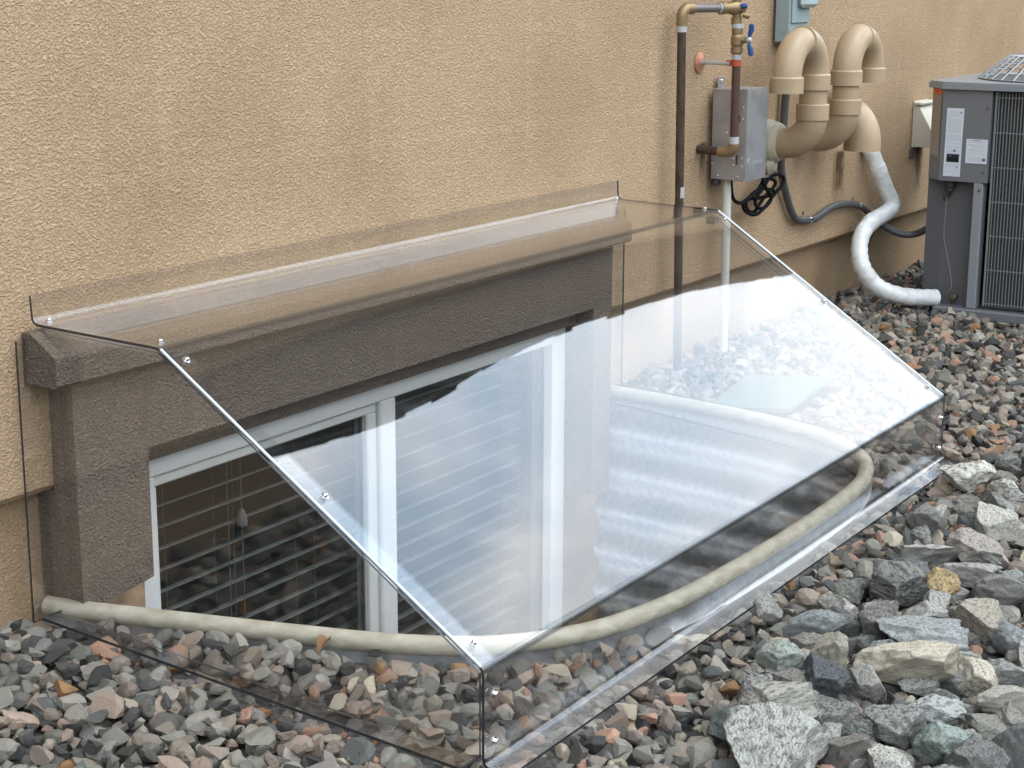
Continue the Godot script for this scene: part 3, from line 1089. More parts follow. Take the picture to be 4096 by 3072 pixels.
# ------------------------------------------------------------------ grey box, its pipe and cord
func build_box_and_cord() -> void:
	var metal := mat(0.42, 0.41, 0.41, 0.38, 0.6)
	metal.albedo_texture = grey_tex(noise_img(256, 0.02, 81, 3), 0.9, 1.06)
	tri_on(metal, Vector3(2, 2, 2))
	var b := thing("metal_box", "grey sheet metal box on the wall behind the standing brown pipe", "metal box")
	var st := new_st()
	var x0 := 2.532
	var x1 := 2.667
	box(st, Vector3(x0, 0.0, 0.014), Vector3(x1, 0.258, 0.121), 0.0025)
	obj("case", st, metal, b)
	st = new_st()
	box(st, Vector3(x0 - 0.001, -0.001, 0.1215), Vector3(x1 + 0.001, 0.260, 0.1235), 0.0008)
	var fc := obj("front_cover", st, metal, b)
	st = new_st()
	box(st, Vector3(x0 - 0.0022, -0.001, 0.104), Vector3(x0 - 0.0002, 0.259, 0.1212), 0.0006)
	obj("cover_lip", st, metal, b)
	st = new_st()
	box(st, Vector3(2.565, 0.2585, 0.012), Vector3(2.603, 0.288, 0.0145), 0.0006)
	var tab := obj("hanging_tab", st, metal, b)
	screw(Vector3(2.584, 0.277, 0.0146), Vector3(0, 0, 1), M.steel, tab, 0.004)
	for p in [[0.208, 0.112], [0.175, 0.112], [0.135, 0.062], [0.065, 0.112], [0.042, 0.112], [0.062, 0.085], [0.045, 0.085], [0.045, 0.018], [0.012, 0.038], [0.012, 0.10]]:
		screw(Vector3(x0 - 0.0002 - (0.002 if p[1] > 0.103 else 0.0), p[0], p[1]), Vector3(-1, 0, 0), M.steel, b, 0.0022)
	st = new_st()
	box(st, Vector3(x0 - 0.0026, 0.046, 0.0945), Vector3(x0 - 0.0002, 0.074, 0.0975))
	obj("vent_slot", st, M.seal, b)
	st = new_st()
	box(st, Vector3(x0 - 0.0026, 0.165, 0.0990), Vector3(x0 - 0.0002, 0.185, 0.1010))
	obj("vent_slot", st, M.seal, b)
	# faint raised emblem and lettering strip low on the front
	st = new_st()
	var z := 0.1237
	for k in 3:
		var c := Vector3(2.556, 0.052 - k * 0.004, z)
		var a := []
		for i in 7:
			var w := PI * (0.35 + 0.8 * i / 6.0) + k * 0.4
			a.append(c + Vector3(cos(w) * 0.010, sin(w) * 0.012, 0))
		tube(st, a, 0.0006, 5)
	for k in 6:
		var xx := 2.578 + k * 0.0115
		box(st, Vector3(xx, 0.044, z), Vector3(xx + 0.0085, 0.0555, z + 0.0006))
	obj("emblem", st, mat(0.38, 0.38, 0.40, 0.35, 0.3), fc)
	# white pipe below it
	var pv := mat(0.62, 0.62, 0.56, 0.4)
	st = new_st()
	tube(st, [Vector3(2.570, -0.002, 0.05), Vector3(2.576, -0.3, 0.05), Vector3(2.582, -0.62, 0.05)], 0.0122, 16)
	tag(obj("plastic_pipe", st, pv), "white plastic pipe running down from the grey metal box", "pipe")
	# black grommet
	st = new_st()
	lathe(st, Vector3(2.545, -0.0015, 0.026), Vector3.DOWN, [Vector2(0.014, 0), Vector2(0.014, 0.014), Vector2(0, 0.016)], 12)
	obj("cable_grommet", st, M.seal, b)
	# power cord, looped up and tied
	var pts := [[2.804, 0.03, 0.05], [2.804, 0.013, 0.05], [2.809, -0.021, 0.052], [2.818, -0.051, 0.06], [2.838, -0.072, 0.066], [2.844, -0.093, 0.064], [2.817, -0.109, 0.058], [2.785, -0.108, 0.054], [2.763, -0.093, 0.052], [2.773, -0.072, 0.052], [2.812, -0.05, 0.054], [2.846, -0.025, 0.056], [2.886, -0.017, 0.06], [2.928, -0.026, 0.062], [2.938, -0.04, 0.064], [2.91, -0.057, 0.066], [2.863, -0.078, 0.064], [2.817, -0.107, 0.06], [2.766, -0.125, 0.054], [2.718, -0.116, 0.05], [2.689, -0.095, 0.048], [2.699, -0.079, 0.048], [2.753, -0.068, 0.046], [2.796, -0.052, 0.046], [2.826, -0.03, 0.048], [2.871, -0.029, 0.05], [2.905, -0.041, 0.05], [2.898, -0.057, 0.048], [2.854, -0.075, 0.046], [2.804, -0.1, 0.046], [2.781, -0.117, 0.044], [2.749, -0.116, 0.042], [2.724, -0.097, 0.04], [2.734, -0.078, 0.04], [2.802, -0.082, 0.038], [2.884, -0.083, 0.038], [2.921, -0.078, 0.04], [2.907, -0.068, 0.042], [2.861, -0.059, 0.042], [2.828, -0.055, 0.04], [2.78, -0.061, 0.04], [2.726, -0.075, 0.042], [2.684, -0.082, 0.046], [2.645, -0.077, 0.05], [2.606, -0.063, 0.055], [2.579, -0.037, 0.06], [2.572, 0.002, 0.06]]
	var p := []
	for q in pts:
		p.append(Vector3(q[0], q[1], q[2]))
	st = new_st()
	tube(st, spline(p, 5), 0.0054, 8)
	var rubber := mat(0.008, 0.008, 0.009, 0.8)
	rubber.metallic_specular = 0.2
	tag(obj("power_cord", st, rubber), "black power cord coiled in loops under the grey metal box", "cord")

func build_electrical() -> void:
	var paint := mat(0.27, 0.33, 0.34, 0.42)
	var e := thing("electrical_box", "pale blue-grey electrical disconnect box above the left vent pipe", "electrical box")
	var st := new_st()
	box(st, Vector3(2.95, 0.372, 0.008), Vector3(3.085, 0.78, 0.058), 0.004)
	obj("case", st, paint, e)
	st = new_st()
	box(st, Vector3(2.955, 0.43, 0.0585), Vector3(3.082, 0.77, 0.064), 0.002)
	obj("door", st, paint, e)
	st = new_st()
	box(st, Vector3(2.985, 0.475, 0.0645), Vector3(3.096, 0.76, 0.088), 0.012)
	obj("raised_cover", st, mat(0.38, 0.44, 0.45, 0.38), e)
	st = new_st()
	lathe(st, Vector3(2.9498, 0.412, 0.034), Vector3(-1, 0, 0), [Vector2(0.013, 0), Vector2(0.013, 0.0008), Vector2(0.0, 0.0008)], 16)
	lathe(st, Vector3(2.9498, 0.455, 0.034), Vector3(-1, 0, 0), [Vector2(0.013, 0), Vector2(0.013, 0.0008), Vector2(0.0, 0.0008)], 16)
	obj("knockout", st, paint, e)
	# flexible conduit down, along the wall and out to the condenser
	var pts := [Vector3(3.03, 0.371, 0.03), Vector3(3.03, 0.30, 0.026), Vector3(3.026, 0.228, 0.022), Vector3(3.022, 0.166, 0.02), Vector3(3.012, 0.011, 0.02), Vector3(3.030, -0.05, 0.02), Vector3(3.075, -0.12, 0.02), Vector3(3.112, -0.163, 0.02), Vector3(3.150, -0.186, 0.02), Vector3(3.216, -0.197, 0.02), Vector3(3.306, -0.200, 0.02), Vector3(3.436, -0.179, 0.02), Vector3(3.575, -0.183, 0.02), Vector3(3.707, -0.208, 0.022), Vector3(3.761, -0.241, 0.035), Vector3(3.788, -0.277, 0.07), Vector3(3.813, -0.304, 0.12), Vector3(3.833, -0.305, 0.17), Vector3(3.818, -0.27, 0.23), Vector3(3.777, -0.213, 0.275), Vector3(3.722, -0.13, 0.318), Vector3(3.712, -0.098, 0.325)]
	var path := spline(pts, 6)
	st = new_st()
	tube(st, path, 0.0122, 14)
	var con := mat(0.075, 0.075, 0.075, 0.42)
	var c := thing("conduit", "dark grey flexible conduit looping along the wall to the condenser", "conduit")
	obj("hose", st, con, c)
	for k in [56, 76]:
		st = new_st()
		var a: Vector3 = path[k]
		var t: Vector3 = (path[k + 1] - path[k - 1]).normalized()
		lathe(st, a - t * 0.006, t, [Vector2(0.0122, 0), Vector2(0.0138, 0), Vector2(0.0138, 0.012), Vector2(0.0122, 0.012)], 14)
		box(st, a + Vector3(-0.007, 0.012, -0.022), a + Vector3(0.007, 0.026, -0.0185))
		obj("strap", st, M.steel, c)
	st = new_st()
	lathe(st, Vector3(3.712, -0.096, 0.325), Vector3.DOWN, [Vector2(0.0, 0), Vector2(0.019, 0), Vector2(0.019, 0.02), Vector2(0.0145, 0.024), Vector2(0.0145, 0.034), Vector2(0.0, 0.034)], 12)
	obj("fitting", st, M.seal, c)

# ------------------------------------------------------------------ vents
func build_vents() -> void:
	var tan_ := mat(0.425, 0.318, 0.200, 0.42)
	tan_.albedo_texture = grey_tex(noise_img(256, 0.012, 91, 4), 0.93, 1.04, Color(0.99, 0.97, 0.95), Color.WHITE)
	tri_on(tan_, Vector3(1.6, 1.6, 1.6))
	var r := 0.0415
	var R := 0.0495
	var defs := [[2.926, -1.0, "tan vent pipe whose hooked end opens towards the metal box"], [3.180, 1.0, "tan vent pipe whose hooked end opens away towards the condenser"]]
	for d in defs:
		var x: float = d[0]
		var s: float = d[1]
		var v := thing("vent_pipe", d[2], "vent pipe", "hooked vent pipes on the stucco wall", Vector3(x, 0, 0))
		var z := 0.153
		var st := new_st()
		tube(st, [Vector3(0, 0.075, -0.02), Vector3(0, 0.075, 0.068)] + arc(Vector3(0, 0.160, 0.068), Vector3.DOWN, Vector3.BACK, 0.085, 0.0, PI / 2, 12), r + 0.004, 24)
		obj("wall_elbow", st, tan_, v)
		st = new_st()
		lathe(st, Vector3(0, 0.149, z), Vector3.UP, [Vector2(r, 0), Vector2(R, 0.001), Vector2(R, 0.045), Vector2(R - 0.002, 0.048), Vector2(r, 0.048)], 24)
		obj("collar", st, tan_, v)
		st = new_st()
		tube(st, [Vector3(0, 0.16, z), Vector3(0, 0.27, z)], r, 24)
		obj("riser", st, tan_, v)
		st = new_st()
		lathe(st, Vector3(0, 0.238, z), Vector3.UP, [Vector2(r, 0), Vector2(R, 0.001), Vector2(R, 0.044), Vector2(R - 0.003, 0.048), Vector2(r, 0.048)], 24)
		obj("collar", st, tan_, v)
		# return bend of two elbows, open end hollow
		var c := Vector3(s * 0.099, 0.282, z)
		st = new_st()
		tube(st, arc(c, Vector3(-s, 0, 0), Vector3.UP, 0.099, 0.0, PI * 0.5, 12), r + 0.003, 24, false)
		tube(st, arc(c, Vector3(-s, 0, 0), Vector3.UP, 0.099, PI * 0.505, PI, 12), r + 0.001, 24, false)
		var q := c + Vector3(0, 0.099, 0)
		lathe(st, q - Vector3(s, 0, 0) * 0.006, Vector3(s, 0, 0), [Vector2(r, 0), Vector2(r + 0.0055, 0.001), Vector2(r + 0.0055, 0.006), Vector2(r, 0.007)], 24)
		obj("return_bend", st, tan_, v)
		st = new_st()
		lathe(st, c + Vector3(s * 0.099, 0.003, 0), Vector3.DOWN, [Vector2(r, -0.002), Vector2(R - 0.003, 0.0), Vector2(R, 0.003), Vector2(R, 0.046), Vector2(R - 0.006, 0.046), Vector2(R - 0.006, 0.0)], 24)
		obj("outlet_collar", st, tan_, v)
	# third: a single elbow, open downwards
	var v3 := thing("vent_elbow", "wide tan vent elbow opening downwards above the white wrapped pipe", "vent pipe")
	var st3 := new_st()
	var rr := 0.059
	var x3 := 3.335
	tube(st3, [Vector3(x3, 0.15, -0.02), Vector3(x3, 0.15, 0.055)] + arc(Vector3(x3, 0.05, 0.055), Vector3.UP, Vector3.BACK, 0.10, 0.0, PI / 2, 14) + [Vector3(x3, 0.025, 0.155)], rr, 28, false)
	lathe(st3, Vector3(x3, 0.025, 0.155), Vector3.UP, [Vector2(rr - 0.005, 0.06), Vector2(rr - 0.005, 0.0), Vector2(rr, 0.0)], 28)
	obj("elbow", st3, tan_, v3)
	# foam and caulk round the first wall elbow
	var foam := mat(0.43, 0.385, 0.29, 0.7)
	var fm := new_st()
	lathe(fm, Vector3(2.926, 0.075, -0.002), Vector3(0, 0, 1), [Vector2(0.074, 0), Vector2(0.072, 0.02), Vector2(0.064, 0.044), Vector2(0.055, 0.058), Vector2(0.044, 0.060)], 9)
	lathe(fm, Vector3(2.915, 0.012, -0.002), Vector3(0.1, 0, 1), [Vector2(0.040, 0), Vector2(0.038, 0.03), Vector2(0.022, 0.045), Vector2(0, 0.047)], 7)
	lathe(fm, Vector3(2.90, 0.105, -0.002), Vector3(-0.2, 0, 1), [Vector2(0.042, 0), Vector2(0.040, 0.03), Vector2(0.025, 0.048), Vector2(0, 0.049)], 7)
	var fs := obj("foam_seal", fm, foam, get_node("vent_pipe"))
	fs.position.x = -2.926

func build_insulated_pipe() -> void:
	var white := mat(0.83, 0.83, 0.82, 0.32)
	white.heightmap_enabled = true
	white.heightmap_texture = tex(noise_img(256, 0.03, 95, 3))
	white.heightmap_scale = 0.12
	white.albedo_texture = grey_tex(noise_img(256, 0.015, 96, 4), 0.88, 1.03, Color(0.96, 0.95, 0.93), Color.WHITE)
	tri_on(white, Vector3(5, 5, 5))
	var t := thing("insulated_pipe", "white tape wrapped refrigerant pipe bending from the wall down to the gravel", "insulated pipe")
	var pts := [Vector3(3.725, 0.03, 0.01), Vector3(3.738, -0.017, 0.03), Vector3(3.755, -0.074, 0.05), Vector3(3.782, -0.140, 0.07), Vector3(3.812, -0.196, 0.085), Vector3(3.780, -0.224, 0.09), Vector3(3.62, -0.245, 0.09), Vector3(3.539, -0.281, 0.09), Vector3(3.499, -0.328, 0.10), Vector3(3.483, -0.378, 0.12), Vector3(3.504, -0.425, 0.145), Vector3(3.525, -0.455, 0.18), Vector3(3.585, -0.480, 0.225), Vector3(3.645, -0.490, 0.27), Vector3(3.695, -0.494, 0.305)]
	var path := spline(pts, 6)
	# wrapped in turns: small steps of radius along the way
	var rad := []
	for i in path.size():
		rad.append(0.0280 + 0.0008 * fmod(i * 0.37, 1.0) + (0.0012 * sin(i * 1.9) if i > 40 else 0.0))
	var st := new_st()
	tube(st, path, rad, 18)
	obj("wrapped_insulation", st, white, t)
	for k in [13, 24, 36, 58, 74]:
		st = new_st()
		var a: Vector3 = path[k]
		var d: Vector3 = (path[k + 1] - path[k - 1]).normalized()
		lathe(st, a - d * 0.02, d, [Vector2(0.0284, 0), Vector2(0.0298, 0.001), Vector2(0.0303, 0.02), Vector2(0.0298, 0.038), Vector2(0.0282, 0.041)], 16)
		obj("tape_wrap", st, white, t)
	st = new_st()
	tube(st, spline([Vector3(3.746, -0.301, 0.05), Vector3(3.674, -0.341, 0.06), Vector3(3.653, -0.397, 0.08), Vector3(3.643, -0.436, 0.12), Vector3(3.693, -0.472, 0.17), Vector3(3.78, -0.49, 0.22)], 6), 0.0055, 8)
	obj("thin_line", st, mat(0.04, 0.03, 0.026, 0.6), t)

func build_hood() -> void:
	var cream := mat(0.60, 0.55, 0.44, 0.5)
	var h := thing("exhaust_hood", "cream wedge shaped exhaust hood on the wall left of the condenser", "vent hood")
	var st := new_st()
	prism(st, [Vector3(4.22, 0.110, 0.008), Vector3(4.22, 0.105, 0.022), Vector3(4.22, -0.002, 0.086), Vector3(4.22, -0.042, 0.086), Vector3(4.22, -0.042, 0.008)], Vector3(0.13, 0, 0))
	obj("hood", st, cream, h)
	st = new_st()
	box(st, Vector3(4.214, -0.046, 0.0015), Vector3(4.356, 0.124, 0.0075), 0.002)
	obj("flange", st, cream, h)
	st = new_st()
	box(st, Vector3(4.212, 0.108, 0.008), Vector3(4.358, 0.122, 0.034), 0.004)
	obj("top_rib", st, cream, h)
	st = new_st()
	box(st, Vector3(4.20, -0.085, -0.01), Vector3(4.25, -0.047, 0.006), 0.004)
	obj("caulk", st, mat(0.13, 0.10, 0.075, 0.9), h)

# ------------------------------------------------------------------ condenser
func build_condenser() -> void:
	var a := thing("condenser", "grey air conditioner condenser with wire guard standing on the gravel", "air conditioner", "", Vector3(3.681, -0.55, 0.24))
	var G := mat(0.158, 0.160, 0.166, 0.45)
	var GD := mat(0.105, 0.105, 0.11, 0.55)
	var light := mat(0.235, 0.25, 0.265, 0.42)
	var L := 0.70
	# base pan, corner post, panels, all in local coordinates (x from the near face, z from the wall side)
	var st := new_st()
	box(st, Vector3(-0.012, -0.005, 0.06), Vector3(L, 0.032, L + 0.012), 0.006)
	obj("base_pan", st, G, a)
	st = new_st()
	box(st, Vector3(0.0, 0.0325, 0.174), Vector3(0.05, 0.4545, 0.206), 0.003)
	obj("corner_post", st, light, a)
	st = new_st()
	prism(st, [Vector3(0.0, 0.4555, 0.055), Vector3(0.055, 0.4555, 0.0), Vector3(0.30, 0.4555, 0.0), Vector3(0.30, 0.4555, 0.2185), Vector3(0.0, 0.4555, 0.2185)], Vector3(0, 0.301, 0))
	var cb := obj("control_box", st, G, a)
	st = new_st()
	prism(st, [Vector3(0.052, 0.0325, 0.060), Vector3(0.06, 0.0325, 0.0), Vector3(0.30, 0.0325, 0.0), Vector3(0.30, 0.0325, 0.173), Vector3(0.052, 0.0325, 0.173)], Vector3(0, 0.4225, 0))
	obj("recessed_panel", st, GD, a)  # darker grey puts the shade under the control box into the colour
	# coil behind the guard
	var coil := mat(0.050, 0.052, 0.050, 0.7)
	coil.albedo_texture = grey_tex(noise_img(256, 0.03, 98, 4), 0.6, 1.3)
	tri_on(coil, Vector3(3, 40, 3))
	st = new_st()
	box(st, Vector3(0.035, 0.034, 0.222), Vector3(L - 0.03, 0.754, L - 0.04))
	box(st, Vector3(0.302, 0.034, 0.03), Vector3(L - 0.03, 0.754, 0.2215))
	obj("coil", st, coil, a)
	st = new_st()
	var k := 0
	var z := 0.2275
	while z < L - 0.01:
		box(st, Vector3(0.008, 0.045, z), Vector3(0.0105, 0.752, z + (0.0024 if k > 0 else 0.006)))
		z += 0.0107
		k += 1
	for j in 7:
		var y := 0.052 + j * 0.1135
		box(st, Vector3(0.0108, y, 0.226), Vector3(0.0145, y + 0.0032, L - 0.01))
	var x := 0.03
	while x < L - 0.02:
		box(st, Vector3(x, 0.045, L - 0.012), Vector3(x + 0.0024, 0.752, L - 0.0095))
		x += 0.0107
	for j in 7:
		var y := 0.052 + j * 0.1135
		box(st, Vector3(0.01, y, L - 0.0165), Vector3(L - 0.01, y + 0.0032, L - 0.0128))
	obj("wire_guard", st, mat(0.20, 0.205, 0.205, 0.5), a).set_meta("kind", "stuff")
	# top cap
	st = new_st()
	var cap := [Vector3(-0.013, 0.7575, 0.055), Vector3(0.045, 0.7575, -0.012), Vector3(L + 0.005, 0.7575, -0.012), Vector3(L + 0.005, 0.7575, L + 0.012), Vector3(-0.013, 0.7575, L + 0.012)]
	prism(st, cap, Vector3(0, 0.018, 0))
	var cap2 := []
	for p in cap:
		var mid := Vector3(0.34, 0, 0.34)
		cap2.append(Vector3(lerpf(p.x, mid.x, 0.014), 0.7755, lerpf(p.z, mid.z, 0.014)))
	prism(st, cap2, Vector3(0, 0.005, 0))
	obj("top_cap", st, light, a)
	# fan guard: a raised ring of wires with a bundled rim
	var gc := Vector3(0.35, 0.7805, 0.36)
	var wire := mat(0.42, 0.43, 0.44, 0.4, 0.4)
	st = new_st()
	for ring in 10:
		var rr := 0.05 + ring * 0.0265
		var hh := 0.075 if rr < 0.19 else lerpf(0.075, 0.004, (rr - 0.19) / 0.10)
		tube(st, arc(gc + Vector3(0, hh, 0), Vector3.RIGHT, Vector3.BACK, rr, 0, TAU, 40), 0.0026, 6, false)
	for s in 36:
		var w := TAU * s / 36
		var d := Vector3(cos(w), 0, sin(w))
		tube(st, [gc + d * 0.05 + Vector3(0, 0.079, 0), gc + d * 0.19 + Vector3(0, 0.079, 0), gc + d * 0.292 + Vector3(0, 0.005, 0)], 0.0026, 6)
	obj("fan_guard", st, wire, a).set_meta("kind", "stuff")
	st = new_st()
	lathe(st, gc, Vector3.UP, [Vector2(0.29, 0.0), Vector2(0.285, 0.006), Vector2(0.25, -0.0), Vector2(0.0, 0.001)], 36)
	obj("fan_opening", st, mat(0.12, 0.16, 0.19, 0.35), a)
	st = new_st()
	lathe(st, gc + Vector3(0, 0.002, 0), Vector3.UP, [Vector2(0.08, 0.0), Vector2(0.08, 0.045), Vector2(0.0, 0.05)], 24)
	obj("fan_motor", st, GD, a)
	# labels on the control box
	sticker(cb, Vector3(-0.0014, 0.471, 0.069), Vector3(0, 0, 0.058), Vector3(0, 0.225, 0.002), label_image(96, 352, 1))
	sticker(cb, Vector3(-0.0014, 0.518, 0.142), Vector3(0, 0, 0.072), Vector3(0, 0.080, 0.0), label_image(144, 160, 2))
	# plate on the chamfer, with an orange warning strip
	var u := Vector3(-1, 0, 1).normalized()
	sticker(cb, Vector3(0.0525, 0.535, 0.0012), u * 0.066, Vector3(0, 0.20, 0), label_image(96, 256, 3))
	sticker(cb, Vector3(0.0525, 0.737, 0.0012), u * 0.066, Vector3(0, 0.018, 0), label_image(96, 32, 4))
	for p in [[0.49, 0.205], [0.70, 0.205]]:
		screw(Vector3(-0.0002, p[0], p[1]), Vector3(-1, 0, 0), GD, cb, 0.0035)
	screw(Vector3(-0.0002, 0.43, 0.195), Vector3(-1, 0, 0), GD, a, 0.0035)
	# thin service wire
	st = new_st()
	tube(st, spline([Vector3(0.036, 0.40, 0.075), Vector3(0.03, 0.33, 0.076), Vector3(0.025, 0.265, 0.077), Vector3(0.022, 0.20, 0.094), Vector3(0.02, 0.125, 0.112), Vector3(0.02, 0.09, 0.112), Vector3(0.03, 0.06, 0.08), Vector3(0.06, 0.045, 0.04)], 6), 0.0016, 6)
	obj("service_wire", st, mat(0.24, 0.20, 0.14, 0.6), a)
	# service valve at the foot of the recess
	st = new_st()
	lathe(st, Vector3(0.045, 0.06, 0.12), Vector3(-1, 0, 0), [Vector2(0.012, 0), Vector2(0.012, 0.02), Vector2(0.008, 0.024), Vector2(0, 0.024)], 8)
	obj("service_valve", st, mat(0.12, 0.09, 0.06, 0.5, 0.3), a)

func sticker(parent: Node, o: Vector3, u: Vector3, v: Vector3, im: Image) -> void:
	var n := v.cross(u).normalized()
	if n.x > 0.0:
		n = -n
	o += n * 0.0006
	var st := new_st()
	quv(st, [o, o + u, o + u + v, o + v], [Vector2(0, 1), Vector2(1, 1), Vector2(1, 0), Vector2(0, 0)], n)
	var m := StandardMaterial3D.new()
	m.albedo_texture = tex(im)
	m.roughness = 0.4
	obj("sticker", st, m, parent)

func label_image(w: int, h: int, kind: int) -> Image:
	# printed labels: rows of fine print, too small to read in the photograph
	var r := RandomNumberGenerator.new()
	r.seed = 900 + kind
	var im := Image.create(w, h, false, Image.FORMAT_RGB8)
	var paper := Color(0.80, 0.82, 0.85)
	var ink := Color(0.66, 0.68, 0.71)
	if kind == 3:
		paper = Color(0.58, 0.53, 0.50)
		ink = Color(0.53, 0.48, 0.45)
	if kind == 4:
		paper = Color(0.88, 0.38, 0.08)
		ink = Color(0.45, 0.18, 0.05)
	im.fill(paper)
	if kind == 4:
		im.fill_rect(Rect2i(30, 12, 40, 6), ink)
		return im
	var y := int(h * 0.05)
	while y < h * 0.94:
		var x := int(w * 0.1)
		while x < w * 0.86:
			var l := 2 + r.randi() % 7
			im.fill_rect(Rect2i(x, y, mini(l, int(w * 0.9) - x), 2), ink)
			x += l + 2
		y += 5
		if r.randf() < 0.14:
			y += 7
	if kind == 1:
		im.fill_rect(Rect2i(14, 236, 70, 42), Color(0.07, 0.08, 0.10))
		im.fill_rect(Rect2i(20, 242, 24, 8), Color(0.30, 0.32, 0.35))
		im.fill_rect(Rect2i(48, 246, 30, 6), Color(0.18, 0.19, 0.22))
		for k in 12:
			im.fill_rect(Rect2i(44 + k, 222 - k, 24 - k * 2 if k < 11 else 2, 1), Color(0.42, 0.44, 0.47))
		im.fill_rect(Rect2i(76, 18, 8, 8), Color(0.35, 0.37, 0.40))
		im.fill_rect(Rect2i(72, 300, 7, 7), Color(0.35, 0.37, 0.40))
	if kind == 2:
		im.fill_rect(Rect2i(48, 6, 50, 6), Color(0.55, 0.57, 0.60))
		im.fill_rect(Rect2i(112, 124, 22, 20), Color(0.40, 0.42, 0.45))
		im.fill_rect(Rect2i(8, 50, 24, 10), Color(0.9, 0.9, 0.92))
	return im

func build_valve_lid() -> void:
	var st := new_st()
	var g := mat(0.10, 0.135, 0.11, 0.8)
	var y := ground_y(2.2, 0.35) + 0.012
	prism(st, [Vector3(2.35, y, 0.235), Vector3(2.47, y, 0.44), Vector3(2.10, y - 0.012, 0.47), Vector3(2.0, y - 0.012, 0.28)], Vector3(0, 0.012, 0))
	tag(obj("valve_box_lid", st, g), "green flat valve box lid lying in the gravel behind the cover", "valve lid")

# ------------------------------------------------------------------ gravel and rocks
var view_eye := Vector3(-1.955887, 0.571238, 2.214980)

func blocked(x: float, z: float) -> bool:
	if z < -0.03 and x > -9:
		return true
	if x > 3.70 and x < 4.35 and z > 0.26 and z < 0.93:
		return true
	if z < 0.06 and x > 0.03 and x < 0.21:
		return true
	if x > 2.0 and x < 2.47 and z > 0.235 and z < 0.47:
		var t := (z - 0.235) / 0.235
		return x > lerpf(1.98, 2.10, t) and x < lerpf(2.36, 2.48, t)
	return in_well(x, z, 0.035)

func rock_zone(x: float, z: float) -> bool:
	return z > 1.03 + 0.14 * exp(-pow((x - 0.1) / 0.3, 2.0)) - 0.06 * clampf(x - 1.2, 0.0, 1.0)

